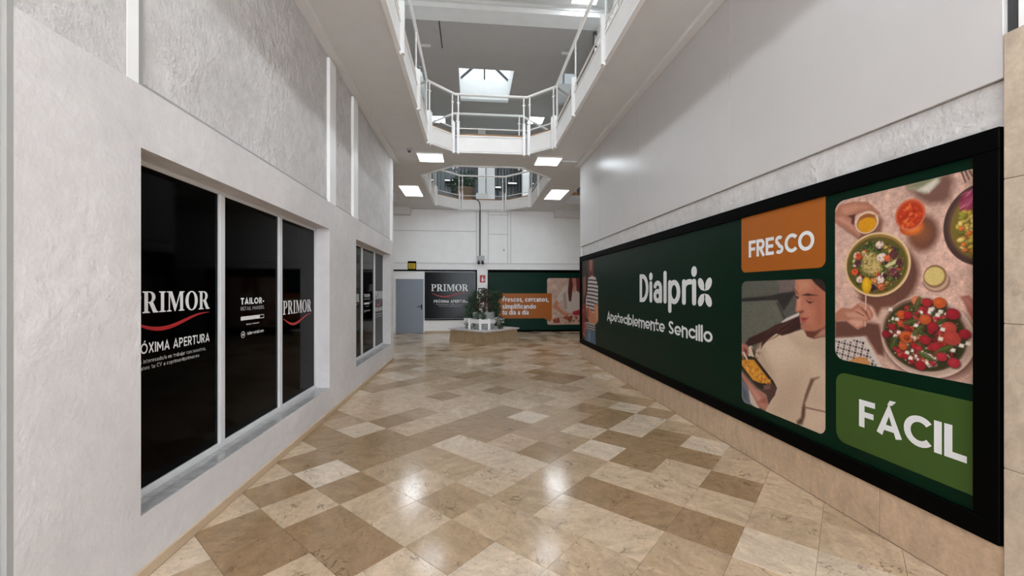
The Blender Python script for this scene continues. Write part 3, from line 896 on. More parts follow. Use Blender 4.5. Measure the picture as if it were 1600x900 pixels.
# name and slogan
m = MB()
vs, fs = [], []
U = .435; w = .155; e = w/2; x = 0; S = 1.984
def st(pts, rnd=True): ribbon(vs, fs, pts, e, rnd)
X = .74
st([(e,0.0),(e,1)], False); st([(e,1-e),(.18,1-e)]+arc(.18,.5,.36-e,.5-e,90,-90,20)+[(e,e)], False); x = .60
st([(x+e,e),(x+e,X-e)]); disc(vs, fs, x+e, X+.155, e*1.3, e*1.75, 18); x += .225
st(arc(x+.225,X-.24,.225-e,.24-e,160,0,12)+[(x+.45-e,e)]); ribbon(vs, fs, arc(x+.22,.235,.22-e,.235-e,0,360,22), e, False); x += .52
st([(x+e,e),(x+e,1.04-e)]); x += .225
st([(x+e,-.28+e),(x+e,X-e)]); ribbon(vs, fs, arc(x+.27,X/2,.27-e,X/2-e,0,360,26), e, False); x += .61
st([(x+e,e),(x+e,X-e)]); st(arc(x+.30,X-.27,.30-e,.27-e,170,80,8)); x += .39
st([(x+e,e),(x+e,X-e)]); disc(vs, fs, x+e, X+.20, e*1.35, e*1.9, 18); x += .20
cx0 = x+.25
for sx, sy in ((-1,1),(1,1),(-1,-1),(1,-1)):
    b0 = len(vs)
    ro = -sx*sy*math.radians(21)
    disc(vs, fs, cx0+sx*.125, .37+sy*.222, .098, .165, 22, ro)
    pts = [(cx0+sx*.006, .37+sy*.035), (cx0+sx*.035, .37+sy*.20), (cx0+sx*.13, .37+sy*.24), (cx0+sx*.215, .37+sy*.17), (cx0+sx*.13, .37+sy*.065)]
    b0 = len(vs); vs += pts; fs.append(tuple(range(b0, b0+5)))
tot = cx0+.25; kx = S/tot
lay_strokes(m, [(hp(6.29)+p[0]*kx, 1.42+p[1]*U) for p in vs], fs, HF, .0012)
build('lettering', m, M['print_white'], H, 'large rounded white name lettering ending in four petals')
m = MB(); put_text(m, 'Apeteciblemente Sencillo', HF, hp(7.87), 1.018, .172, 3.566, .0012, weight=.165, gap=.06, rounded=True)
build('lettering', m, M['print_white'], H, 'white slogan lettering under the name')

# printed food photograph
F = Canvas(.858, 1.148, .003)
F.fill((196, 158, 142)); 
yy = F.Y/F.h
F.C *= (1.0+.10*(1-np.abs(yy-.55)*1.6))[..., None]
F.grain(.05, 9, 1); F.grain(.045, 2.2, 2)
SH = (104, 66, 54)
F.poly([(.553,1.06),(.618,1.005),(.696,.996),(.729,1.02),(.743,1.111),(.725,1.152),(.5,1.152),(.505,1.123)], (118, 82, 70), .02)
F.poly([(.505,1.157),(.683,1.154),(.679,1.123),(.653,1.096),(.6,1.067),(.534,1.105),(.5,1.12)], (150, 140, 116), .01)
F.poly([(.56,1.10),(.62,1.07),(.67,1.12),(.66,1.15),(.62,1.13)], (208, 198, 184), .012)
F.poly([(.51,1.135),(.60,1.15),(.66,1.15),(.58,1.12)], (120, 122, 86), .012)
for k in range(5):
    F.poly([(.776+.018*k,1.152-.004*k),(.783+.018*k,1.152-.004*k),(.802+.016*k,1.083+.012*k),(.797+.016*k,1.083+.012*k)], (66, 40, 34), .003)
F.ell(.590, .838, .08, .105, SH, .02); F.ell(.575, .84, .05, .06, (140, 84, 52), .04)
F.ell(.354, .605, .212, .214, SH, .02)
F.ell(.60, .21, .262, .235, (120, 84, 74), .015)
F.poly([(0,.273),(.093,.286),(.177,.236),(.25,.286),(.326,.28),(.359,.123),(.359,.073),(.314,.083),(.238,.192),(.106,.169),(0,.154)], SH, .012)
F.poly([(.177,.451),(.44,.456),(.43,.412),(.343,.393),(.317,.33),(.28,.396),(.208,.428)], (112, 70, 56), .012)
# napkin with checks
nap = [(0,.147),(.132,.169),(.226,.188),(.262,.132),(.343,.009),(.326,-.01),(.119,-.007),(0,.0)]
F.poly(nap, (206, 190, 180), .003)
for k in range(-2, 22):
    for q in range(-2, 16):
        cx, cy = .022*k+.004*q, .020*q-.003*k
        if (k % 2 == 0) and (q % 2 == 0): F.poly([(cx,cy),(cx+.015,cy-.002),(cx+.017,cy+.013),(cx+.002,cy+.014)], (34, 24, 26), .002) if 0 <= cx < .30-cy*.6 and cy < .13+cx*.12 else None
        elif (k % 2 == 0) != (q % 2 == 0): F.poly([(cx,cy),(cx+.015,cy-.002),(cx+.017,cy+.013),(cx+.002,cy+.014)], (128, 110, 106), .002) if 0 <= cx < .30-cy*.6 and cy < .13+cx*.12 else None
F.poly([(.112,.004),(.17,.04),(.232,.047),(.268,.013),(.256,-.006),(.119,-.013)], (196, 132, 78), .006)
# hand with the small cup
F.poly([(0,1.0),(.093,.925),(.189,.85),(.244,.87),(.34,.88),(.352,.95),(.326,.999),(.314,.94),(.2,.9)], (128, 84, 70), .012)
F.poly([(-.004,1.073),(.038,1.12),(.145,1.122),(.25,1.097),(.314,1.029),(.334,1.003),(.317,.995),(.256,1.035),(.189,1.03),(.139,1.01),(.164,.922),(.202,.882),(.183,.867),(.093,.933),(-.004,1.004)], (170, 112, 88), .005)
F.poly([(.05,1.10),(.16,1.10),(.26,1.06),(.18,1.06),(.10,1.04),(.06,1.06)], (196, 136, 110), .016)
F.poly([(.0,1.03),(.10,.96),(.19,.885),(.17,.92),(.12,.985),(.06,1.03)], (198, 140, 118), .012)
F.poly([(.10,1.03),(.16,1.03),(.15,.96),(.13,.97),(.135,1.005)], (92, 46, 40), .006)
F.ell(.241, .960, .082, .075, (222, 190, 160)); F.ell(.241, .957, .070, .063, (168, 108, 66)); F.ell(.243, .946, .064, .052, (214, 146, 22), .004)
F.poly([(.19,.985),(.24,.995),(.30,.985),(.30,1.0),(.24,1.016),(.19,1.0)], (150, 84, 44), .008)
# orange drink
F.ell(.524, .885, .068, .05, (176, 70, 30), .004); F.ell(.534, .878, .045, .034, (232, 130, 52), .02)
F.ell(.516, .963, .087, .095, (190, 74, 38)); F.ell(.516, .955, .074, .078, (176, 52, 22), .006)
for k in range(46):
    a, r_ = rng.uniform(0, 6.28), rng.uniform(0, 1)**.5
    F.ell(.516+.066*r_*math.cos(a), .948+.066*r_*math.sin(a), rng.uniform(.006,.018), rng.uniform(.004,.012), random.choice([(222,96,40),(160,40,18),(238,130,66),(200,70,30)]), .004, .7, rng.uniform(0,3))
for k in range(40):
    a = 2*math.pi*k/40
    F.ell(.516+.082*math.cos(a), .963+.090*math.sin(a), .006, .004, (222, 150, 126), .003, .7)
# jar
F.ell(.659, .552, .070, .062, (150, 110, 92)); F.ell(.655, .566, .064, .066, (196, 158, 132)); F.ell(.651, .582, .060, .066, (140, 104, 74)); F.ell(.648, .583, .052, .053, (212, 186, 116), .004)
# bowls
def salad(cx, cy, rx, ry, items, n, seed):
    r = np.random.default_rng(seed)
    for k in range(n):
        a, q = r.uniform(0, 6.283), r.uniform(0, 1)**.5
        col, s0, s1, asp = items[r.integers(len(items))]
        s = r.uniform(s0, s1)
        px, py = cx+(rx-s*.8)*q*math.cos(a), cy+(ry-s*.8)*q*math.sin(a)
        rot = r.uniform(0, 3.14)
        dk = tuple(v*.52 for v in col)
        F.ell(px+.003, py-.004, s, s*asp, dk, .004, .75, rot)
        F.ell(px, py, s, s*asp, col, .003, 1, rot)
        F.ell(px-s*.2, py+s*.2*asp, s*.45, s*asp*.45, tuple(min(255, v*1.22) for v in col), .006, .7, rot)
F.ell(.874, .848, .180, .218, (74, 52, 46)); F.ell(.882, .850, .166, .198, (98, 68, 58), .004); F.ell(.886, .846, .158, .186, (120, 100, 42))
salad(.884, .83, .145, .165, [((196,166,70),.012,.026,.6),((150,140,50),.012,.028,.5),((212,186,106),.01,.022,.7),((206,110,48),.01,.018,.8),((108,112,40),.012,.022,.5),((220,190,120),.01,.02,.5)], 150, 5)
F.poly([(.87,1.05),(.80,1.036),(.769,.978),(.785,.937),(.831,.929),(.87,.94)], (150, 58, 84), .008)
for k in range(22): F.ell(rng.uniform(.785,.86), rng.uniform(.945,1.03), rng.uniform(.01,.03), rng.uniform(.003,.006), random.choice([(196,96,128),(122,34,62),(180,76,104),(210,130,150)]), .003, .8, rng.uniform(.2,1.0))
F.ell(.301, .671, .221, .212, (222, 190, 142)); F.ell(.300, .672, .208, .199, (150, 112, 56)); F.ell(.30, .667, .200, .186, (92, 84, 34), .004)
G1 = [((74,88,34),.02,.036,.4),((96,104,44),.018,.034,.35),((54,64,30),.016,.03,.5),((112,110,50),.012,.024,.6)]
G2 = [((216,184,172),.014,.022,.95),((84,40,52),.014,.022,.9),((206,86,42),.012,.02,.9),((210,196,128),.012,.02,.6),((66,30,40),.012,.018,.9),((200,150,70),.01,.015,.8)]
salad(.30, .667, .190, .176, G1, 80, 8); salad(.30, .66, .178, .162, G2+G1[:2], 62, 9)
F.poly([(.21,.72),(.27,.76),(.33,.72),(.34,.64),(.29,.60),(.22,.63)], (196, 170, 104), .012)
for k in range(150): F.ell(rng.uniform(.215,.335), rng.uniform(.615,.735), .005, .003, random.choice([(218,194,130),(170,140,78),(200,176,110),(150,118,66)]), .002, .9, rng.uniform(0,3))
for px, py, s, col in ((.175,.74,.030,(222,190,178)),(.185,.735,.026,(214,72,34)),(.18,.69,.022,(84,36,52)),(.155,.63,.026,(214,84,40)),(.19,.575,.024,(226,198,184)),(.345,.715,.032,(228,200,186)),(.385,.71,.026,(206,92,56)),(.42,.73,.026,(92,44,58)),(.33,.57,.030,(226,196,186)),(.29,.565,.022,(206,130,60)),(.34,.525,.026,(208,92,52)),(.415,.62,.028,(110,52,64)),(.285,.52,.022,(58,28,44)),(.33,.80,.028,(216,186,170))):
    F.ell(px+.004, py-.005, s, s*.92, (60, 44, 26), .006, .8); F.ell(px, py, s, s*.92, col, .003); F.ell(px-s*.2, py+s*.2, s*.4, s*.35, tuple(min(255, v*1.18) for v in col), .008, .7)
for k in range(320):
    a_, q_ = rng.uniform(0, 6.283), rng.uniform(0, 1)**.5
    F.ell(.30+.185*q_*math.cos(a_), .665+.17*q_*math.sin(a_), rng.uniform(.003,.008), rng.uniform(.002,.005), random.choice([(48,46,22),(140,130,70),(206,180,140),(84,92,44),(110,60,44),(60,34,34)]), .002, .7, rng.uniform(0,3))
F.poly([(.36,.66),(.44,.70),(.43,.67),(.38,.645)], (206, 196, 140), .004)
F.ell(.241, .535, .034, .056, (206, 152, 20), .004); F.ell(.237, .545, .018, .036, (230, 180, 40), .012)
# hand with the spoon
F.poly([(.0,.335),(.052,.375),(.126,.372),(.189,.416),(.256,.395),(.286,.351),(.286,.323),(.25,.292),(.223,.255),(.177,.236),(.119,.264),(.086,.291),(0,.279)], (176, 116, 92), .005)
F.poly([(.08,.34),(.15,.35),(.22,.34),(.25,.31),(.18,.31),(.10,.315)], (202, 146, 122), .010)
F.poly([(.10,.285),(.17,.245),(.215,.265),(.215,.30),(.15,.30)], (206, 152, 132), .010)
for a in ([(.18,.41),(.205,.415),(.262,.36),(.275,.30),(.262,.295),(.245,.345)], [(.15,.365),(.18,.38),(.225,.345),(.235,.30),(.222,.30),(.205,.335)]): F.poly(a, (198, 138, 116), .004)
for a, b in (((.20,.385),(.245,.335)),((.165,.352),(.22,.325)),((.235,.36),(.262,.30))): F.poly([a, b, (b[0]+.004,b[1]+.004), (a[0]+.004,a[1]+.004)], (112, 62, 50), .004)
F.poly([(.231,.48),(.240,.48),(.239,.374),(.232,.374)], (214, 180, 160), .002)
F.poly([(.226,.29),(.234,.29),(.236,.255),(.228,.255)], (200, 176, 160), .003)
F.ell(.591, .227, .252, .240, (206, 178, 160)); F.ell(.588, .232, .243, .230, (186, 156, 140), .006); F.ell(.580, .240, .230, .214, (120, 86, 70), .008); F.ell(.583, .232, .220, .206, (56, 52, 28), .006)
G3 = [((64,70,34),.024,.042,.42),((84,88,40),.02,.036,.4),((44,48,26),.02,.034,.5)]
B3 = [((150,32,38),.014,.024,.9),((166,42,50),.014,.022,.9),((178,76,38),.018,.027,.85),((218,206,190),.008,.016,.7),((122,26,36),.008,.014,.9),((222,210,196),.008,.014,.8),((160,30,38),.012,.02,.95)]
salad(.575, .235, .212, .196, G3, 90, 20); salad(.575, .235, .205, .188, B3+G3[:1], 150, 21)
for k in range(420):
    a_, q_ = rng.uniform(0, 6.283), rng.uniform(0, 1)**.5
    F.ell(.575+.205*q_*math.cos(a_), .235+.188*q_*math.sin(a_), rng.uniform(.003,.008), rng.uniform(.002,.005), random.choice([(40,34,22),(96,30,32),(206,190,170),(64,70,34),(120,44,40),(190,120,90)]), .002, .8, rng.uniform(0,3))
for px, py, s, col in ((.467,.35,.03,(184,82,38)),(.505,.35,.026,(150,30,38)),(.495,.215,.040,(188,86,40)),(.495,.215,.016,(150,60,30)),(.60,.33,.032,(184,84,42)),(.555,.44,.030,(196,112,78)),(.74,.37,.034,(142,28,40)),(.675,.43,.034,(186,84,38)),(.72,.29,.038,(172,66,54)),(.735,.235,.044,(168,62,52)),(.64,.29,.030,(148,32,42)),(.60,.21,.030,(152,34,42)),(.655,.175,.028,(156,36,46)),(.575,.055,.030,(150,32,40)),(.745,.10,.030,(162,40,52)),(.685,.125,.028,(164,42,52)),(.475,.155,.026,(182,82,40)),(.49,.10,.022,(150,30,38)),(.37,.22,.026,(138,28,38)),(.41,.27,.024,(146,32,42)),(.795,.265,.028,(144,30,40)),(.61,.43,.028,(156,40,40))):
    F.ell(px+.004, py-.006, s, s*.92, (50, 26, 20), .006, .8); F.ell(px, py, s, s*.92, col, .003); F.ell(px-s*.2, py+s*.22, s*.45, s*.35, tuple(min(255, v*1.2) for v in col), .008, .7)
for px, py in ((.40,.38),(.63,.39),(.68,.38),(.665,.36),(.55,.29),(.68,.225),(.78,.20),(.74,.17),(.43,.215),(.535,.225),(.50,.12),(.62,.12),(.69,.28),(.44,.32),(.45,.24),(.81,.215),(.52,.09)):
    F.poly([(px-.014,py-.008),(px+.010,py-.012),(px+.014,py+.008),(px-.008,py+.012)], (226, 216, 202), .003)
for px, py, rt in ((.52,.31,.3),(.70,.17,.5),(.60,.115,-.3),(.56,.26,.9),(.42,.17,1.2),(.56,.42,1.3)):
    F.ell(px, py, .045, .016, (72, 80, 38), .003, .9, rt); F.ell(px, py+.003, .04, .003, (112, 118, 62), .003, .7, rt)
F.poly([(.774,.467),(.813,.474),(.841,.434),(.868,.385),(.868,.329),(.827,.349),(.808,.387),(.794,.433)], (158, 92, 78), .006)
F.poly([(.79,.455),(.815,.46),(.85,.40),(.86,.36),(.83,.39)], (184, 120, 104), .01)
F.poly([(.80,-.003),(.835,.03),(.868,.035),(.868,-.006)], (176, 160, 150), .006)
F.grain(.03, 1.5, 3)
PK = 1.0
F.mesh('printed_photo', fr_right(2.764, 1.10, 2.655), .001, M['picture'], H, 'printed photo of salad bowls and hands seen from above', .075, (1,0,0,1), PK)

# printed photograph of the woman with a dish
W = Canvas(.965, 1.19, .0036)
W.fill((84, 82, 74)); W.grain(.06, 8, 4)
W.poly([(0,1.211),(.481,1.198),(.518,1.123),(.481,1.06),(0,1.02)], (92, 90, 80), .01)
W.poly([(0,1.02),(.481,1.06),(.501,1.021),(0,.985)], (40, 36, 33), .012)
W.poly([(.486,1.2),(.69,1.2),(.67,1.09),(.497,1.074)], (112, 96, 92), .01)
W.poly([(.352,1.039),(.497,1.074),(.661,1.094),(.68,1.075),(.55,.924),(.475,1.017),(.352,1.014)], (50, 44, 41), .008)
W.poly([(.55,.92),(.66,1.06),(.70,1.06),(.70,.90),(.56,.86)], (88, 84, 76), .012)
W.poly([(0,.989),(.475,1.017),(.51,.96),(.573,.878),(.325,.6),(0,.5)], (102, 100, 88), .008)
W.poly([(.46,1.0),(.49,1.0),(.57,.87),(.55,.85)], (66, 62, 55), .008)
W.grain(.05, 3, 6)
# hoodie, hair, face
W.poly([(.518,.827),(.581,.867),(.713,.921),(.72,.88),(.57,.81)], (206, 196, 188), .004)
HOOD = (206, 178, 152)
W.poly([(.206,.539),(.294,.623),(.444,.719),(.632,.748),(.757,.79),(.811,.732),(.863,.725),(.973,.75),(.973,.0),(.377,-.01),(.30,.02),(.377,.08),(.471,.24),(.431,.299),(.191,.46)], HOOD, .004)
for a, c, s_, al in (([(.21,.53),(.30,.60),(.36,.50),(.43,.33),(.30,.40)], (176,150,126), .05, .8), ([(.30,.62),(.55,.72),(.70,.60),(.52,.45),(.36,.48)], (220,194,168), .08, .8),
                ([(.62,.72),(.80,.68),(.95,.72),(.97,.64),(.74,.62)], (184,156,132), .05, .7), ([(.48,.22),(.62,.40),(.80,.46),(.74,.2),(.66,.04),(.45,.02)], (188,158,134), .07, .7),
                ([(.84,.38),(.97,.42),(.97,.21),(.80,.20)], (196,168,144), .04, .8), ([(.79,.15),(.97,.17),(.97,.02),(.78,.03)], (210,180,156), .03, .8), ([(.88,.75),(.97,.75),(.97,.5),(.92,.55)], (188,158,138), .05, .7)):
    W.poly(a, c, s_, al)
W.poly([(.098,.57),(.145,.575),(.206,.50),(.17,.455),(.098,.465)], (214, 188, 162), .005)
for a in ([(.21,.56),(.26,.60),(.25,.56)], [(.20,.52),(.27,.53),(.25,.50)], [(.19,.49),(.25,.47),(.22,.46)], [(.23,.60),(.28,.62),(.27,.59)]): W.poly(a, (150, 124, 100), .006)
W.poly([(.14,.56),(.20,.52),(.19,.46),(.165,.50)], (78, 60, 48), .006)
W.poly([(.909,.434),(.832,.405),(.779,.27),(.746,.155),(.735,.071),(.69,.026),(.70,.0),(.746,.02),(.773,.092),(.779,.164),(.773,.198),(.822,.316),(.863,.403)], (92, 64, 50), .012)
W.poly([(.779,.172),(.973,.190),(.973,.180),(.779,.158)], (128, 100, 82), .003)
W.poly([(.675,1.2),(.836,1.2),(.88,1.156),(.97,1.084),(.97,.819),(.871,.782),(.774,.771),(.737,.799),(.728,.85),(.718,.883),(.713,.921),(.675,.93),(.688,1.0),(.69,1.045),(.67,1.106)], (186, 118, 92), .005)
W.poly([(.84,1.15),(.97,1.08),(.97,.83),(.88,.80),(.84,.9)], (168, 98, 74), .05, .8)
W.poly([(.70,1.18),(.82,1.18),(.84,1.12),(.72,1.10)], (206, 142, 114), .03, .8)
W.poly([(.70,1.04),(.735,1.04),(.73,.95),(.695,.945)], (208, 146, 122), .015, .8)
W.poly([(.74,.97),(.86,.95),(.84,.85),(.78,.90)], (200, 130, 104), .04, .7)
W.poly([(.728,.85),(.80,.84),(.87,.79),(.78,.772),(.737,.80)], (170, 104, 82), .02, .7)
W.poly([(.74,1.062),(.80,1.078),(.897,1.062),(.81,1.058)], (70, 38, 30), .006)
W.poly([(.78,1.024),(.82,1.012),(.86,1.014),(.819,.996)], (44, 22, 20), .005); W.poly([(.77,1.045),(.82,1.052),(.87,1.03),(.82,1.024)], (156, 90, 72), .01, .8)
W.poly([(.67,1.115),(.713,1.068),(.70,1.075),(.682,1.092)], (60, 32, 26), .005); W.poly([(.678,1.055),(.713,1.048),(.704,1.03),(.684,1.041)], (52, 28, 24), .006)
W.poly([(.713,.928),(.755,.942),(.765,.93),(.73,.912)], (120, 62, 50), .008)
W.poly([(.73,.886),(.77,.882),(.81,.885),(.79,.862),(.76,.842),(.74,.853)], (168, 74, 66), .006); W.poly([(.735,.872),(.80,.882),(.812,.887),(.76,.866)], (98, 38, 34), .004)
W.poly([(.774,.775),(.871,.782),(.97,.830),(.97,.763),(.863,.724),(.792,.737)], (104, 56, 42), .008)
W.poly([(.86,.73),(.93,.80),(.97,.82),(.97,.76)], (180, 126, 106), .012)
W.poly([(.828,1.2),(.975,1.2),(.975,1.084),(.939,1.105),(.88,1.148)], (48, 28, 24), .006)
W.poly([(.023,.534),(.104,.64),(.352,.745),(.453,.797),(.57,.835),(.718,.895),(.729,.794),(.621,.742),(.529,.712),(.464,.725),(.375,.666),(.30,.60),(.27,.56),(.285,.63),(.24,.61)], (60, 32, 28), .006)
for k in range(26):
    a = rng.uniform(0, 1); W.ell(.30+.40*a, .665+.19*a+rng.uniform(-.05,.04), rng.uniform(.03,.07), .004, random.choice([(92,52,44),(40,20,18),(110,64,52)]), .004, .5, .5)
W.poly([(0,.64),(.24,.62),(.30,.68),(.12,.66)], (96, 93, 82), .01, .0)
# dish and hands
W.poly([(0,.225),(.098,.162),(.153,.028),(.1,-.01),(0,-.01)], (112, 116, 124), .008); W.poly([(0,.16),(.07,.12),(.10,.02),(.03,.05)], (74, 80, 92), .02, .8)
W.poly([(.098,.162),(.26,.02),(.22,-.01),(.13,.02)], (206, 186, 168), .006)
W.poly([(-.002,.302),(.114,.229),(.206,.187),(.336,.158),(.371,.078),(.33,.01),(.236,.02),(.114,.144),(-.002,.247)], (180, 118, 100), .006)
W.poly([(.10,.21),(.16,.17),(.26,.13),(.30,.05),(.22,.07),(.13,.15)], (206, 148, 130), .02, .8)
W.poly([(.22,.05),(.28,.10),(.34,.13),(.36,.09),(.30,.07)], (146, 84, 70), .015, .7)
W.poly([(-.002,.58),(.083,.574),(.106,.503),(.067,.46),(-.002,.454)], (176, 112, 98), .006); W.poly([(.03,.54),(.08,.52),(.07,.47),(.03,.49)], (116, 52, 46), .012)
W.poly([(-.002,.438),(.13,.473),(.206,.467),(.431,.299),(.471,.25),(.444,.176),(.371,.088),(.364,.155),(.279,.184),(.176,.222),(-.002,.324)], (52, 34, 30), .004)
W.poly([(.27,.19),(.42,.27),(.465,.25),(.444,.18),(.375,.095),(.365,.155)], (84, 58, 50), .006)
W.poly([(-.002,.411),(.06,.43),(.176,.446),(.25,.392),(.404,.278),(.30,.25),(.25,.244),(.161,.25),(.01,.358)], (212, 142, 46), .006)
for k in range(150):
    px = rng.uniform(.0,.40); py = .425-(px*.42)+rng.uniform(-.07,.05)*(1-.5*px)
    if py > .252 and py < .45-px*.38+.03: W.ell(px, py, rng.uniform(.006,.016), rng.uniform(.004,.009), random.choice([(230,170,66),(186,104,30),(220,150,50),(152,72,26),(236,186,84)]), .004, .75, rng.uniform(0,3))
W.poly([(.305,.231),(.391,.259),(.394,.222),(.311,.192)], (118, 88, 82), .004)
W.poly([(.001,.492),(.04,.504),(.094,.432),(.08,.424)], (206, 190, 180), .004)
W.grain(.025, 1.5, 5)
W.mesh('printed_photo', fr_right(3.812, .50, 2.655), .001, M['picture'], H, 'printed photo of a woman in a cream hoodie holding a dish', .07, (1,1,1,1), PK, clip=lambda x, y: y > .004)

# printed figure at the far end
Sx = Canvas(1.31, 1.86, .010)
Sx.fill((28, 18, 15))
Sx.poly([(-.1,1.87),(.60,1.87),(.60,1.4),(.2,.9),(-.1,.2)], (44, 30, 25), .1)
Sx.poly([(.457,1.87),(.90,1.87),(.93,1.45),(.514,1.44)], (92, 44, 36), .03); Sx.poly([(.62,1.87),(.82,1.87),(.79,1.60),(.64,1.63)], (186, 118, 98), .03)
for k in range(9): Sx.ell(.50+.05*k, 1.62, .012, .25, random.choice([(120,60,46),(58,26,24)]), .02, .6, rng.uniform(-.1,.1))
Sx.poly([(.038,1.486),(.282,1.528),(.341,1.18),(.1,.876)], (132, 84, 66), .03)
Sx.poly([(.492,1.455),(.80,1.50),(1.079,1.453),(1.256,1.268),(1.246,.875),(.998,.842),(.947,.62),(.341,.62),(.30,.946),(.45,1.18)], (200, 188, 180), .012)
for k in range(11):
    z = 1.42-.083*k
    Sx.poly([(.44-.012*k,z+.01),(.80,z-.002),(1.24,z-.03),(1.24,z-.058),(.80,z-.032),(.44-.012*k,z-.022)], (42, 32, 44), .008)
Sx.poly([(1.256,1.268),(1.35,1.3),(1.35,.8),(1.25,.875)], (3, 30, 22), .012)
Sx.poly([(.998,.872),(1.256,.881),(1.294,.541),(1.099,.445),(.571,.44),(.282,.716),(.571,.794),(.947,.654)], (186, 120, 84), .015)
Sx.poly([(1.05,.86),(1.2,.86),(1.24,.58),(1.10,.52)], (206, 146, 106), .05)
Sx.poly([(.3,.72),(.55,.78),(.6,.6),(.4,.5)], (150, 80, 62), .04)
Sx.poly([(.341,.44),(1.049,.45),(1.049,.25),(.341,.24)], (186, 172, 164), .02)
for k in range(4): Sx.poly([(.36,.40-.055*k),(1.04,.41-.055*k),(1.04,.385-.055*k),(.36,.375-.055*k)], (48, 38, 48), .01)
Sx.poly([(.222,.235),(1.049,.30),(1.12,-.05),(.25,-.1)], (78, 98, 116), .02); Sx.poly([(.5,.22),(.7,.24),(.66,0),(.5,0)], (112, 134, 152), .05)
Sx.poly([(-.025,.838),(.30,.856),(.34,.435),(.282,.085),(.05,.051),(-.1,.383)], (110, 40, 34), .03)
for k in range(40): Sx.ell(rng.uniform(.0,.32), rng.uniform(.08,.84), rng.uniform(.02,.06), rng.uniform(.02,.05), random.choice([(170,60,50),(70,24,22),(190,120,90),(120,44,36),(206,160,140)]), .02, .7)
Sx.poly([(1.10,-.1),(1.05,.26),(1.13,.44),(1.31,.52),(1.4,-.1)], (3, 30, 22), .012); Sx.poly([(.98,1.87),(.95,1.5),(1.08,1.46),(1.256,1.268),(1.4,1.2),(1.4,1.9)], (3, 30, 22), .012)
Sx.mesh('printed_photo', fr_right(9.70, .43, 2.655), .001, M['picture'], H, 'printed photo of a figure in a striped shirt at the far end',
        clip=lambda x, y: ~((x > 1.26) | ((x > 1.10) & (y < .42)) | ((x > .99) & (y > 1.50))))

# ------------------------------------------------------------------ back wall
wb = struct_root('wall_back', (0, YB, 0))
BF = fr_back(0, 0, YB)
build('wall_core', MB().box(-7, 8, YB+.016, YB+.3, 0, ZC), M['shade_joint_grey'], wb)
build('lower_panel', MB().box(-3.0, -1.80, YB, YB+.02, 2.045, 2.345), M['bright_white'], wb)
build('lower_panel', MB().box(-1.80, .62, YB, YB+.02, 0, 2.385), M['bright_white'], wb)
build('lower_panel', MB().box(-7, -2.98, YB, YB+.02, 0, 2.385), M['bright_white'], wb)
build('ledge', MB().box(-7, 8, YB-.035, YB+.02, 2.625, 2.652, .004), M['white'], wb)
build('band_panel', MB().box(-7, 8, YB-.012, YB+.02, 2.385, 2.625), M['bright_white'], wb)
def wp(x0, x1, z0, z1): build('wall_panel', MB().box(x0+.007, x1-.007, YB, YB+.02, z0+.007, z1-.007, .005), M['bright_white'], wb)
wp(-7, -3.0, 2.652, 3.87); wp(-3.0, .17, 2.652, 3.87); wp(-7, .17, 3.87, ZC); wp(.17, .27, 2.652, ZC); wp(.27, .62, 2.652, ZC)
wp(.62, 1.37, 2.652, 3.77); wp(.62, 1.37, 3.77, 4.52); wp(.62, 1.37, 4.52, ZC); wp(1.37, 1.49, 2.652, ZC); wp(1.49, 4.6, 2.652, ZC); wp(4.6, 8, 2.652, ZC)
build('wall_hook', MB().box(1.20, 1.25, YB-.03, YB, 3.13, 3.2), M['grey_box'], wb)
struct('baseboard_back', MB().box(-1.82, .62, YB-.015, YB, 0, .065, .003), M['skirting'])
struct('wall_far_left', MB().box(-7.2, -7, -6, 19, 0, 8.6), M['white'])
struct('wall_far_right', MB().box(8, 8.2, -6, 19, 0, 8.6), M['white'])
struct('trim_3', MB().box(3.18, 8, YB-.35, YB, 4.44, ZC), M['white'])
struct('trim_4', MB().box(-7, -2.30, YB-.35, YB, 4.44, ZC), M['white'])
# service door
d1 = struct_root('door_1', (-2.35, YB, 0))
build('door_leaf', MB().box(-2.86, -1.84, YB-.012, YB+.02, .006, 2.03, .003), M['door'], d1, 'blue grey steel door leaf')
fm = MB().box(-2.985, -2.865, YB-.02, YB+.02, 0, 2.06, .004).box(-1.835, -1.80, YB-.02, YB+.02, 0, 2.06, .004).box(-2.985, -1.80, YB-.02, YB+.02, 2.035, 2.075, .004)
build('door_frame', fm, M['bright_white'], d1)
for z in (.25, 1.05, 1.75): build('hinge', MB().tube([(-2.862, YB-.025, z), (-2.862, YB-.025, z+.12)], .011, 8), M['steel'], d1)
hd = build('handle_plate', MB().box(-1.925, -1.885, YB-.02, YB-.012, .88, 1.08, .003), M['black'], d1, 'black handle plate')
build('door_handle', MB().tube([(-1.905, YB-.02, 1.0), (-1.905, YB-.06, 1.0), (-1.95, YB-.065, 1.0), (-2.06, YB-.065, .99)], .013, 8), M['black'], hd)

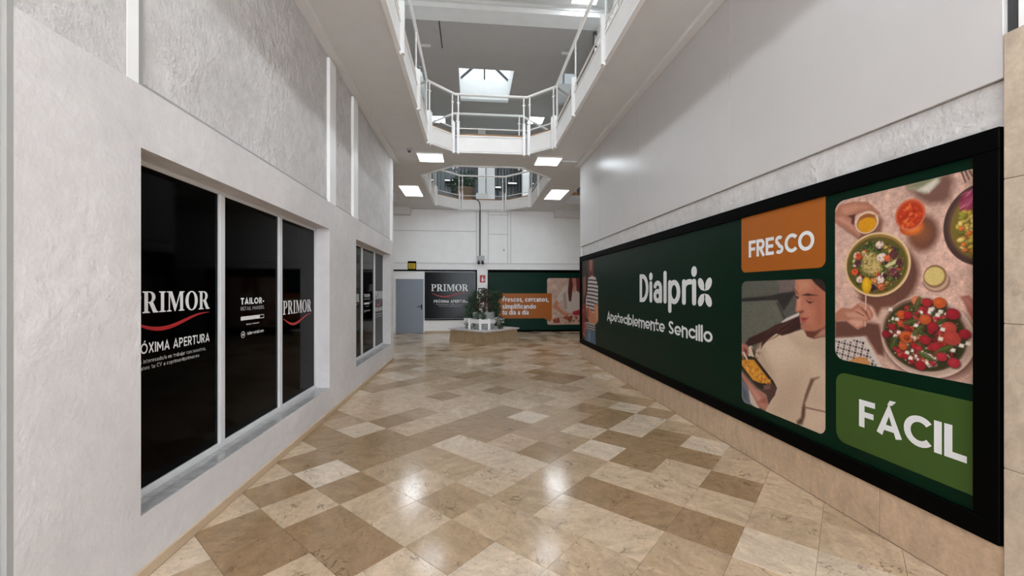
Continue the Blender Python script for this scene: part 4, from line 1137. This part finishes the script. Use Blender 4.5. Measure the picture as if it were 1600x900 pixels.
# black poster hoarding beside the door
P = root('poster_hoarding', 'black shop poster in a dark frame between the blue door and the white strip', 'poster', (-.8, YB, .47))
build('poster_board', MB().box(-1.79, .13, YB-.03, YB, .53, 2.30, .003), M['black_poster'], P)
for a in ((-2.98, .19, 2.335, 2.392), (.135, .19, .47, 2.335), (-1.79, .135, .468, .515)):
    build('frame_bar', MB().box(a[0], a[1], YB-.035, YB, a[2], a[3], .004), M['black'], P)
build('light_edge', MB().box(-1.79, .135, YB-.034, YB, .515, .528).box(.128, .136, YB-.034, YB, .53, 2.30).box(-1.79, .13, YB-.034, YB, 2.302, 2.318), M['grey_box'], P, 'thin pale edge of the poster')
PF = fr_back(0, 0, YB-.031)
m = MB(); put_serif(m, 'PRIMOR', PF, -1.545, 1.578, .262, 1.395)
build('lettering', m, M['print_white'], P, 'white serif shop name lettering')
m = MB(); put_swoosh(m, PF, -1.54, 1.578, 1.39, .262)
build('swoosh_mark', m, M['print_red'], P, 'red curved line under the lettering')
m = MB(); put_text(m, 'PRÓXIMA APERTURA', PF, -1.444, 1.135, .108, 1.28, weight=.19, gap=.14)
build('lettering', m, M['print_white'], P, 'white lettering announcing an opening')
m = MB(); put_text(m, 'Estás interesado/a en trabajar con nosotros,', PF, -1.35, 1.06, .036, 1.02, weight=.16, gap=.12)
put_text(m, 'envíanos tu CV a cvprimor@primor.eu', PF, -1.26, .99, .036, .86, weight=.16, gap=.12)
build('lettering', m, M['print_grey'], P, 'two small grey lines of lettering')

# green hoarding on the back wall
G = root('green_hoarding', 'dark green hoarding with orange block on the back wall behind the planter', 'hoarding', (2.5, YB, 0))
build('green_board', MB().box(.62, 5.6, YB-.03, YB, .05, 2.40), M['green_back'], G)
for a in ((.60, 5.6, 2.30, 2.405), (.60, 5.6, 0, .07), (.60, .632, .07, 2.30)):
    build('frame_board', MB().box(a[0], a[1], YB-.045, YB, a[2], a[3], .004), M['black'], G)
GF = fr_back(0, 0, YB-.031)
B = Canvas(1.95, 1.82, .018)
B.fill((190, 158, 142)); B.grain(.05, 5, 9)
for pts, c in (([(.369,1.014),(.626,1.443),(.945,1.56),(1.304,1.482),(1.5,1.4),(1.5,.502),(.865,.465),(.706,.583),(.626,.974),(.428,.857)], (200,184,172)), ([(.62,1.2),(.75,1.3),(.80,.6),(.68,.62)], (168,146,134)),
               ([(.965,1.9),(1.30,1.9),(1.164,1.521),(1.024,1.521)], (182,112,94)), ([(1.024,1.521),(1.164,1.521),(1.104,1.247),(1.024,1.325)], (196,132,110)), ([(.885,1.9),(.975,1.9),(1.03,1.521),(.945,.895),(.865,.934),(.825,1.286)], (86,38,32)),
               ([(1.144,1.9),(1.4,1.9),(1.4,1.2),(1.164,1.325)], (110,48,42)), ([(.369,.975),(.468,.818),(.408,.741),(.706,.466),(1.024,.386),(1.005,.269),(.626,.388),(.20,.70)], (190,124,96)),
               ([(1.024,.504),(1.4,.62),(1.4,.30),(1.024,.327)], (170,44,44)), ([(.23,.196),(.468,.272),(.507,.077),(.27,.059)], (120,54,40)), ([(.626,.31),(1.024,.347),(.985,.152),(.706,.193)], (142,64,44)), ([(.865,.387),(1.4,.345),(1.4,.306),(.865,.328)], (206,190,180))):
    B.poly(pts, c, .02)
for k in range(30): B.ell(rng.uniform(.25,1.3), rng.uniform(.08,.35), rng.uniform(.02,.05), rng.uniform(.02,.04), random.choice([(150,50,40),(196,140,100),(90,40,30),(210,180,160),(180,90,50)]), .02, .8)
B.mesh('printed_photo', fr_back(2.915, .266, YB-.031), .001, M['picture'], G, 'printed photo of a person preparing food at a table', .09, (1,0,0,1), 1.05)
ob = build('orange_block', MB().prism([[(1.0, .52), (2.80, .52), (3.02, .38), (3.10, .50), (3.10, 1.49), (1.0, 1.49)]], GF, 0, .002), M['orange'], G, 'orange block with a three line slogan')
m = MB()
put_text(m, 'Frescos, cercanos,', GF, 1.167, 1.165, .195, 1.81, .0032, weight=.20, gap=.09)
put_text(m, 'simplificando', GF, 1.167, .895, .195, 1.31, .0032, weight=.20, gap=.09)
put_text(m, 'tu día a día', GF, 1.167, .665, .195, 1.02, .0032, weight=.20, gap=.09)
build('lettering', m, M['print_white'], ob, 'white three line slogan lettering')

# small things on the back wall
s = root('warning_sign', 'small black and yellow sign above the blue service door', 'sign', (-2.26, YB, 2.55))
build('sign_plate', MB().box(-2.415, -2.10, YB-.045, YB-.036, 2.36, 2.71, .003), M['black'], s)
build('yellow_field', MB().box(-2.385, -2.13, YB-.05, YB-.045, 2.42, 2.63), M['yellow'], s, 'yellow field of the sign')
build('sign_mount', MB().box(-2.40, -2.12, YB-.036, YB, 2.40, 2.68), M['black'], s)
m = MB(); f2 = fr_back(0, 0, YB-.05)
for k in range(4): m.flat([(-2.36,2.60-.045*k),(-2.155-.03*(k%2),2.60-.045*k),(-2.155-.03*(k%2),2.585-.045*k),(-2.36,2.585-.045*k)], [(3,2,1,0)], f2, .001)
build('printed_lines', m, M['black'], s, 'thin dark printed lines on the yellow field')
s = root('fire_sign', 'small red and white fire extinguisher sign on the white strip', 'sign', (.4, YB, 2.05))
build('sign_plate', MB().box(.295, .51, YB-.008, YB, 1.91, 2.19), M['red'], s)
m = MB(); f2 = fr_back(0, 0, YB-.008)
m.flat(rrect(.365, 1.95, .425, 2.09, .02), [tuple(range(32))], f2, .001)
m.flat([(.385,2.09),(.405,2.09),(.405,2.12),(.385,2.12)], [(0,1,2,3)], f2, .001); m.flat([(.385,2.115),(.44,2.10),(.44,2.115),(.385,2.13)], [(0,1,2,3)], f2, .001)
m.flat([(.44,2.0),(.455,1.96),(.48,2.0),(.465,2.06)], [(0,1,2,3)], f2, .001)
build('pictogram', m, M['print_white'], s, 'white extinguisher pictogram')
s = root('hose_cabinet', 'white hose cabinet in a dark frame behind the plants', 'cabinet', (.38, YB, .95))
build('cabinet_door', MB().box(.26, .50, YB-.03, YB, .98, 1.66, .004), M['white'], s)
for a in ((.232,.526,1.655,1.70),(.232,.526,.95,.98),(.232,.262,.98,1.655),(.498,.526,.98,1.655)): build('frame_bar', MB().box(a[0],a[1],YB-.034,YB,a[2],a[3],.003), M['dark_grey'], s)
s = root('alarm_siren', 'grey alarm box with round lamps hanging on the conduit above the white strip', 'alarm', (.33, YB, 2.75))
build('housing', MB().box(.20, .47, YB-.13, YB-.012, 2.74, 2.93, .015), M['grey_box'], s)
for x in (.25, .40): build('lamp_head', MB().tube([(x, YB-.07, 2.745), (x, YB-.10, 2.68), (x, YB-.16, 2.64)], [.03, .05, .055], 12), M['dark_grey'], s)
s = tag(build('conduit', MB().tube([(.02, YB-.155, 5.10), (.12, YB-.155, 5.09), (.22, YB-.155, 5.04), (.29, YB-.155, 4.95), (.305, YB-.155, 4.82), (.305, YB-.155, 4.60), (.305, YB-.05, 4.50), (.305, YB-.045, 2.93)], .02, 8), M['dark_grey']), 'thin grey conduit pipe running down the back wall to the alarm', 'pipe')

# ------------------------------------------------------------------ upper floor slab and storey above
def octagon(x0, x1, y0, y1, c): return [(x0+c,y0),(x1-c,y0),(x1,y0+c),(x1,y1-c),(x1-c,y1),(x0+c,y1),(x0,y1-c),(x0,y0+c)]
O1 = octagon(-.94, 1.80, 1.56, 9.20, .56)
O2 = octagon(-1.34, 2.15, 10.20, 15.70, .90)
SR = [(3.2, 10.6), (6.2, 10.6), (6.2, 14.35), (3.2, 14.35)]
SL = [(-5.4, 10.6), (-2.42, 10.6), (-2.42, 14.35), (-5.4, 14.35)]
ceiling = struct('ceiling', MB().prism([[(-7,-6),(8,-6),(8,19),(-7,19)], O1, O2, SR, SL], ((0,0,0),(1,0,0),(0,1,0),(0,0,1)), ZC, ZF), M['slab'])
# high ceiling with beam and skylight
SKY = (-.39, 1.23, 11.95, 14.0)
hc = struct_root('ceiling_high', (0, 10, 8))
build('ceiling_field', MB().box(-7, 8, -6, 9.36, 8.22, 8.3), M['slab'], hc)
build('ceiling_field', MB().prism([[(-7,9.84),(8,9.84),(8,19),(-7,19)], [(SKY[0],SKY[2]),(SKY[1],SKY[2]),(SKY[1],SKY[3]),(SKY[0],SKY[3])]], ((0,0,0),(1,0,0),(0,1,0),(0,0,1)), 8.04, 8.12), M['high_ceiling'], hc)
build('beam', MB().box(-7, 8, 9.36, 9.84, 8.0, 8.3), M['bright_white'], hc)
build('beam_lip', MB().box(-7, 8, 9.335, 9.36, 8.11, 8.14), M['white'], hc)
build('ceiling_joint', MB().box(-.80, -.77, 9.86, 11.0, 8.03, 8.041), M['dark_grey'], hc)
struct('wall_upper_back', MB().box(-7, 8, 18.3, 18.6, ZF, 8.6), M['shutter'])
struct('wall_upper_near', MB().box(-7, 8, -6.2, -6, ZF, 8.6), M['white'])
sk = struct_root('window_3', (.42, 13, 8.1))
sm = MB()
x0, x1, y0, y1 = SKY; zt = 8.80
sm.box(x0-.06, x0, y0-.06, y1+.06, 8.12, zt).box(x1, x1+.06, y0-.06, y1+.06, 8.12, zt).box(x0, x1, y0-.06, y0, 8.12, zt).box(x0, x1, y1, y1+.06, 8.12, zt)
build('skylight_well', sm, M['bright_white'], sk)
xm = (x0+x1)/2; zr = 9.55
for y in (y0, y1):
    build('rafter', MB().bar((x0, y, zt), (xm, y, zr), .05, .07), M['dark_grey'], sk); build('rafter', MB().bar((x1, y, zt), (xm, y, zr), .05, .07), M['dark_grey'], sk)
    build('post', MB().bar((xm, y, zt), (xm, y, zr), .07, .05), M['dark_grey'], sk)
build('ridge_bar', MB().bar((xm, y0, zr), (xm, y1, zr), .06, .06), M['dark_grey'], sk)
for q, xx in enumerate((x0, x1)):
    build('pane', MB().add([(xx,y0,zt+.02),(xx,y1,zt+.02),(xm,y1,zr+.02),(xm,y0,zr+.02)], [(0,1,2,3)]), M['roof_glass'], sk)
for y in (y0, y1): build('pane', MB().add([(x0,y,zt),(x1,y,zt),(xm,y,zr)], [(0,1,2)]), M['roof_glass'], sk)
# white pillars and a slatted light wall on the upper storey
for nm, a in (('pillar', (.24,.53,16.3,16.6)), ('pillar', (.60,.96,17.4,17.7)), ('pillar', (3.05,3.40,9.45,9.80)), ('pillar', (2.05,2.35,16.6,16.9))):
    tag(build(nm, MB().box(a[0], a[1], a[2], a[3], ZF, 8.05, .01), M['bright_white']), {.24: 'white square pillar beyond the far gallery opening', .60: 'pale pillar partly hidden by the white square pillar', 3.05: 'white pillar under the roof beam', 2.05: 'pale slim pillar at the far gallery corner'}[a[0]], 'pillar')
tag(build('pillar_base', MB().box(.16, .64, 16.2, 16.75, ZF, 5.45, .01), M['white']), 'wide white block around the foot of the square pillar', 'plinth')
sh = root('shutter_front', 'grey ribbed shop shutters across the upper storey', 'shutter', (0, 18.25, ZF))
for k in range(14):
    a = -6.4+1.02*k
    m = MB()
    for q in range(7): m.box(a+.14*q, a+.14*q+.10, 18.17-.03*(q%2), 18.27, ZF+.01, 7.6)
    build('shutter_panel', m, M['shutter'], sh, kind='stuff')
for lb, x, z, w in (('small lit shop sign seen through the far gallery above the plants', -1.17, 6.34, .38), ('small lit shop sign beyond the far gallery, second from the pillar', 1.57, 6.28, .38), ('small lit shop sign close beside the pillar beyond the far gallery', 1.01, 6.09, .25)):
    s = root('lit_sign', lb, 'sign', (x+w/2, 17.9, z))
    build('sign_box', MB().box(x-.02, x+w+.02, 17.86, 18.141, z-.03, z+.08, .005), M['dark_grey'], s)
    build('lit_face', MB().box(x, x+w, 17.855, 17.86, z, z+.045), M['sign_light'], s)

# ------------------------------------------------------------------ ceiling lights
def ceiling_light(label, x0, x1, y0, y1, z, mat, parts=1, group=None):
    r = root('ceiling_light', label, 'light', ((x0+x1)/2, (y0+y1)/2, z), group)
    t = .022
    build('light_frame', MB().box(x0, x1, y0, y0+t, z-.03, z).box(x0, x1, y1-t, y1, z-.03, z).box(x0, x0+t, y0+t, y1-t, z-.03, z).box(x1-t, x1, y0+t, y1-t, z-.03, z), M['steel'], r)
    for k in range(parts):
        a, b = y0+t+(y1-y0-2*t)*k/parts, y0+t+(y1-y0-2*t)*(k+1)/parts
        g = .012 if parts > 1 else 0
        build('diffuser', MB().box(x0+t, x1-t, a+g*(k > 0), b-g*(k < parts-1), z-.022, z-.014), M[mat], r)
        if k: build('divider', MB().box(x0+t, x1-t, a-.012, a+.012, z-.03, z), M['steel'], r)
    return r
ceiling_light('square ceiling light between the gallery openings, on the window side', -1.25, -.65, 9.33, 9.94, ZC, 'lamp')
ceiling_light('square ceiling light between the gallery openings, on the green hoarding side', 1.50, 2.10, 9.34, 9.95, ZC, 'lamp')
ceiling_light('double ceiling light beside the far gallery opening, on the door side', -2.16, -1.57, 12.27, 13.6, ZC, 'lamp', 2)
ceiling_light('double ceiling light beside the far gallery opening, above the green back hoarding', 2.40, 2.98, 12.31, 13.64, ZC, 'lamp', 2)
# unseen pairs added to light the near end of the corridor
ceiling_light('added unseen square ceiling light over the near corridor, window side', -1.25, -.65, .70, 1.30, ZC, 'lamp')
ceiling_light('added unseen square ceiling light over the near corridor, hoarding side', 1.50, 2.10, .70, 1.30, ZC, 'lamp')
ceiling_light('added unseen square ceiling light at the entrance, window side', -1.25, -.65, -1.8, -1.2, ZC, 'lamp')
ceiling_light('added unseen square ceiling light at the entrance, hoarding side', 1.50, 2.10, -1.8, -1.2, ZC, 'lamp')
ceiling_light('bright ceiling light under the high roof in front of the beam', 2.25, 2.86, 8.64, 9.24, 8.22, 'lamp')
for x in (-1.9, 2.55):  # rows of strong lights added out of view to brighten the space below
    for y, nth in ((7.4, 'nearest the beam'), (5.2, 'second from the beam'), (3.0, 'third from the beam'), (.8, 'fourth from the beam')): ceiling_light('added unseen light under the high roof, %s, on the %s side' % (nth, 'window' if x < 0 else 'hoarding'), x-.3, x+.3, y-.3, y+.3, 8.22, 'lamp_high', group='added high roof lights')
ceiling_light('ceiling light under the dark high roof behind the gallery glass, door side', -1.56, -1.0, 15.25, 15.85, 8.04, 'lamp_high')
ceiling_light('ceiling light under the dark high roof behind the gallery glass, hoarding side', 2.10, 2.68, 14.98, 15.6, 8.04, 'lamp_high')
for lb, a in (('thin white tube light on the dark roof, door side', (-1.35,-1.08)), ('thin white tube light on the dark roof, hoarding side', (2.41,2.68))):
    tag(build('tube_light', MB().box(a[0], a[1], 10.85, 10.93, 7.99, 8.04, .01), M['steel']), lb, 'light')
s = root('smoke_detector', 'small grey smoke detector on the ceiling beside the near gallery', 'detector', (-1.37, 9.15, ZC))
build('detector_base', MB().lathe([(0, ZC), (.06, ZC), (.06, ZC-.02), (.045, ZC-.04), (0, ZC-.045)], -1.37, 9.15, 20), M['grey_box'], s)
build('detector_cap', MB().lathe([(.03, ZC-.04), (.03, ZC-.07), (0, ZC-.075)], -1.37, 9.15, 16), M['dark_grey'], s)
tag(build('ceiling_conduit', MB().tube([(2.12, 9.62, ZC-.012), (2.50, 9.62, ZC-.012)], .012, 8), M['white']), 'short white conduit between the ceiling light and the wall trim', 'pipe')

# ------------------------------------------------------------------ gallery railings
def railing(name, label, loop, spacing, loc):
    r = root(name, label, 'railing', loc)
    n = len(loop); c = (sum(p[0] for p in loop)/n, sum(p[1] for p in loop)/n)
    ZR = 5.97
    build('top_rail', MB().tube([(p[0], p[1], ZR) for p in loop], .03, 10, True), M['steel'], r)
    for k in range(n):
        a, b = Vector(loop[k]+(0,)), Vector(loop[(k+1)%n]+(0,))
        d = (b-a).normalized(); L = (b-a).length
        nin = Vector((c[0], c[1], 0))-(a+b)/2
        s = Vector((-d.y, d.x, 0)); s = s if s.dot(nin) > 0 else -s       # towards the opening
        up = Vector((0,0,1))
        P_ = lambda t, z, off=0.0: a+d*t+s*off+up*z
        m = MB().bar(P_(.04, 4.87, .012), P_(L-.04, 4.87, .012), .024, .33)
        f = build('fascia_panel', m, M['steel'], r)
        for z in (5.04, 4.678):
            build('fascia_lip', MB().bar(P_(.0, z, .006), P_(L, z, .006), .06, .024), M['bright_white'], f)
        build('floor_kerb', MB().bar(P_(.03, 5.055, -.06), P_(L-.03, 5.055, -.06), .08, .11), M['wood'], r, 'brown wooden kerb')
        build('lower_rail', MB().tube([P_(.0, 5.215), P_(L, 5.215)], .013, 8), M['steel'], r)
        ts = [.075, L-.075]
        if L > 2.4:
            q = max(1, int(round(L/spacing))); ts = [.05]+[L*i/q for i in range(1, q)]+[L-.05]
        for t in ts:
            build('post', MB().bar(P_(t, 4.64, .045), P_(t, 5.31, .045), .058, .058).bar(P_(t, 4.62, .03), P_(t, 5.20, .03), .075, .02), M['bright_white'], r)
            build('upright', MB().tube([P_(t, 5.05, .0), P_(t, ZR, .0)], .016, 8), M['steel'], r)
            for z in (5.36, 5.78): build('glass_clip', MB().bar(P_(t-.035, z, .004), P_(t+.035, z, .004), .022, .022), M['steel'], r)
        for t0, t1 in zip(ts[:-1], ts[1:]):
            m = MB().bar(P_(t0+.035, 5.57, .004), P_(t1-.035, 5.57, .004), .008, .62)
            build('glass_pane', m, M['glass'], r)
    return r
railing('gallery_railing', 'white steel and glass railing around the near gallery opening', O1, 1.63, (.43, 6.4, ZF))
railing('gallery_railing', 'white steel and glass railing around the far octagonal gallery opening', O2, 1.85, (.4, 12.95, ZF))
def stair_rail(label, hole, edge_x, far_y):
    xs = [p[0] for p in hole]
    r = root('stair_railing', label, 'railing', (edge_x, far_y, ZF))
    x0, x1 = min(xs), max(xs)
    pts = [(edge_x, 10.6), (edge_x, far_y), (x1 if edge_x == x0 else x0, far_y)]
    build('top_rail', MB().tube([(p[0], p[1], 5.95) for p in pts], .025, 8), M['steel'], r)
    build('floor_kerb', MB().bar((x0, far_y+.05, 5.06), (x1, far_y+.05, 5.06), .1, .12).bar((edge_x, 10.6, 5.06), (edge_x, far_y, 5.06), .06, .12), M['wood'], r, 'brown wooden kerb')
    build('middle_rail', MB().tube([(p[0], p[1], 5.5) for p in pts], .013, 8), M['steel'], r)
    for k in range(7):
        x = x0+(x1-x0)*k/6; build('upright', MB().tube([(x, far_y+.02, 5.0), (x, far_y+.02, 5.95)], .022, 8), M['steel'], r)
    for k in range(4):
        y = 10.7+(far_y-10.7)*k/4; build('upright', MB().tube([(edge_x, y, 5.0), (edge_x, y, 5.95)], .022, 8), M['steel'], r)
stair_rail('white railing round the stair opening above the green back hoarding', SR, 3.2, 14.35)
stair_rail('white railing round the stair opening above the blue service door', SL, -2.42, 14.35)
# lattice screen and slatted window on the upper storey
ls = root('lattice_screen', 'white lattice screen behind the near gallery railing', 'screen', (2.05, 5.0, ZF))
x = 2.05
build('screen_frame', MB().box(x-.02, x+.02, 3.7, 3.74, ZF, 7.2).box(x-.02, x+.02, 5.72, 5.76, ZF, 7.2).box(x-.02, x+.02, 3.7, 5.76, 7.16, 7.2).box(x-.02, x+.02, 3.7, 5.76, 5.1, 5.14), M['steel'], ls)
m = MB()
for k in range(13): m.box(x-.008, x+.008, 3.86+.15*k-.012, 3.86+.15*k+.012, 5.12, 7.18)
build('lattice_bars', m, M['steel'], ls, kind='stuff')
m = MB()
for k in range(13): m.box(x-.02, x-.006, 3.72, 5.74, 5.25+.15*k-.012, 5.25+.15*k+.012)
build('lattice_bars', m, M['steel'], ls, kind='stuff')
lw = root('louvred_panel', 'white louvred panel on the upper storey beside the roof beam', 'panel', (3.5, 9.9, 6.8))
for k in range(4): build('louvre', MB().box(3.02, 4.4, 9.88, 9.93, 6.75+.31*k, 6.99+.31*k, .01), M['bright_white'], lw)
build('panel_back', MB().box(3.0, 4.42, 9.93, 9.98, ZF+.005, 8.03), M['dark_grey'], lw)

# ------------------------------------------------------------------ planter island
pc = (.38, 13.09)
def diamond(h, z): return [(pc[0], pc[1]-h, z), (pc[0]+h, pc[1], z), (pc[0], pc[1]+h, z), (pc[0]-h, pc[1], z)]
PI_ = root('stone_bench', 'square stone plinth turned corner first, under the planter', 'bench', (pc[0], pc[1], 0))
hb, ht = 1.10, 1.06
lo, hi = diamond(hb, 0), diamond(ht, .37)
for k in range(4):
    a, b, c_, d_ = lo[k], lo[(k+1)%4], hi[(k+1)%4], hi[k]
    L_ = lambda p, q, t: tuple(p[i]+(q[i]-p[i])*t for i in range(3))
    for t0, t1 in ((.002, .498), (.502, .998)):
        o4 = [L_(a,b,t0), L_(a,b,t1), L_(d_,c_,t1), L_(d_,c_,t0)]
        i4 = [(pc[0]+(p[0]-pc[0])*.95, pc[1]+(p[1]-pc[1])*.95, p[2]) for p in o4]
        build('stone_slab', MB().add(o4+i4, [(0,1,2,3),(7,6,5,4),(0,4,5,1),(1,5,6,2),(2,6,7,3),(3,7,4,0)]), M['bench_stone'], PI_)
t0_, t1_ = diamond(1.13, .37), diamond(1.13, .41)
build('top_slab', MB().add(t0_+t1_, [(3,2,1,0),(4,5,6,7)]+[(k,(k+1)%4,4+(k+1)%4,4+k) for k in range(4)]), M['bench_top'], PI_, 'pale stone top slab')
rg = root('planter_fence', 'low white board fence around the pot on the stone plinth', 'fence', (pc[0], pc[1], .41))
A_, B_ = .135, .62
ring = [(pc[0]+x, pc[1]+y) for x, y in ((-A_,-B_),(A_,-B_),(B_,-A_),(B_,A_),(A_,B_),(-A_,B_),(-B_,A_),(-B_,-A_))]
stand = [ring[0], ring[1], ring[4], ring[5]]
for p, q in ((1,2),(4,3),(5,6),(0,7)):
    stand.append((ring[p][0]*.32+ring[q][0]*.68, ring[p][1]*.32+ring[q][1]*.68))
for k in range(8):
    a, b = ring[k], ring[(k+1)%8]
    build('rail_board', MB().bar((a[0],a[1],.655), (b[0],b[1],.655), .035, .125), M['bright_white'], rg)
for a in stand:
    build('post', MB().bar((a[0],a[1],.41), (a[0],a[1],.74), .075, .075, (1,0,0)), M['bright_white'], rg)
pot = root('plant_pot', 'round pale grey pot in the middle of the ring fence', 'pot', (.375, pc[1], .41))
build('pot_body', MB().lathe([(0,.41),(.33,.41),(.345,.43),(.352,.88),(.36,.885),(.36,.915),(.335,.915),(.33,.86)], .375, pc[1], 36), M['pot'], pot)
build('soil', MB().lathe([(.335,.865),(0,.875)], .375, pc[1], 24), M['soil'], pot)

def plant(name, label, base, blobs, n, mat, leaf, stems=5, group=None):
    """blobs: (cx, cy, cz, rx, ry, rz) that hold the leaves"""
    r = root(name, label, 'plant', base, group)
    sm = MB()
    for k in range(stems):
        b = blobs[k % len(blobs)]
        tip = (b[0]+rng.uniform(-.6,.6)*b[3], b[1]+rng.uniform(-.6,.6)*b[4], b[2]+b[5]*rng.uniform(0,.6))
        mid = tuple((base[i]*.45+tip[i]*.55)+(0,0,.06)[i] for i in range(3))
        sm.tube([(base[0]+rng.uniform(-.03,.03), base[1]+rng.uniform(-.03,.03), base[2]), mid, tip], [.012, .008, .004], 6)
    build('stems', sm, M['stem'], r)
    fm_ = MB()
    for k in range(n):
        b = blobs[rng.integers(len(blobs))]
        v = rng.normal(0, 1, 3); v /= np.linalg.norm(v); q = rng.uniform(.35, 1)**.6
        p = np.array(b[:3])+v*np.array(b[3:])*q
        d = v*.8+rng.normal(0, .5, 3)+np.array((0,0,-.15)); d /= np.linalg.norm(d)
        s_ = np.cross(d, rng.normal(0,1,3)); s_ /= np.linalg.norm(s_)+1e-9
        u_ = np.cross(s_, d)
        l = leaf*rng.uniform(.6, 1.25); w = l*rng.uniform(.3,.42)
        fm_.add([p, p+d*l*.45+s_*w*.5+u_*l*.06, p+d*l*.5-u_*l*.05, p+d*l*.45-s_*w*.5+u_*l*.06, p+d*l], [(0,1,2),(0,2,3),(1,4,2),(2,4,3)])
    build('foliage', fm_, M[mat], r, kind='stuff')
    return r
y = pc[1]
plant('leafy_plant', 'dark green leafy shrub at the door side of the round pot', (.22, y, .87), [(.04,y,1.18,.18,.22,.22),(.18,y-.05,1.42,.18,.2,.15),(-.08,y,.95,.11,.2,.2)], 430, 'leaf', .11, 7)
plant('leafy_plant', 'dark green leafy shrub at the orange block side of the round pot', (.56, y, .87), [(.70,y,1.26,.17,.22,.22),(.58,y-.05,1.46,.17,.2,.14),(.78,y-.05,1.04,.10,.2,.18),(.84,y-.05,1.44,.08,.1,.08)], 470, 'leaf', .11, 7)
plant('leafy_plant', 'bronze leaved shrub in the middle of the round pot', (.38, y-.05, .87), [(.38,y-.08,1.12,.20,.2,.18),(.40,y-.05,1.45,.16,.2,.16)], 300, 'leaf_red', .12, 6)
plant('leafy_plant', 'small dark plant on the plinth in front of the pot', (.25, y-.48, .41), [(.25,y-.48,.82,.17,.08,.13)], 200, 'leaf', .07, 3)
plant('leafy_plant', 'small dark plant trailing over the ring fence near the orange block', (.86, y-.50, .41), [(.86,y-.48,.62,.12,.08,.20)], 170, 'leaf', .08, 3)
plant('leafy_plant', 'low dark plant inside the ring fence near the black poster', (-.10, y-.22, .41), [(-.08,y-.22,.54,.14,.1,.10)], 110, 'leaf', .07, 3)
tub = root('plant_tub', 'brown plant tub on the upper storey beyond the far gallery opening', 'tub', (-.30, 16.9, ZF+.004))
build('tub_body', MB().lathe([(0,ZF+.004),(.30,ZF+.004),(.36,5.70),(.38,5.72),(.38,5.78),(.33,5.78),(.32,5.70),(0,5.70)], -.30, 16.9, 28), M['terracotta'], tub)
plant('leafy_plant', 'large dark plant in the brown tub on the upper storey', (-.30, 16.9, 5.70), [(-.42,16.9,6.05,.22,.25,.30),(-.12,16.9,6.15,.22,.25,.32),(-.70,16.85,5.85,.14,.2,.30)], 420, 'leaf', .17, 7)
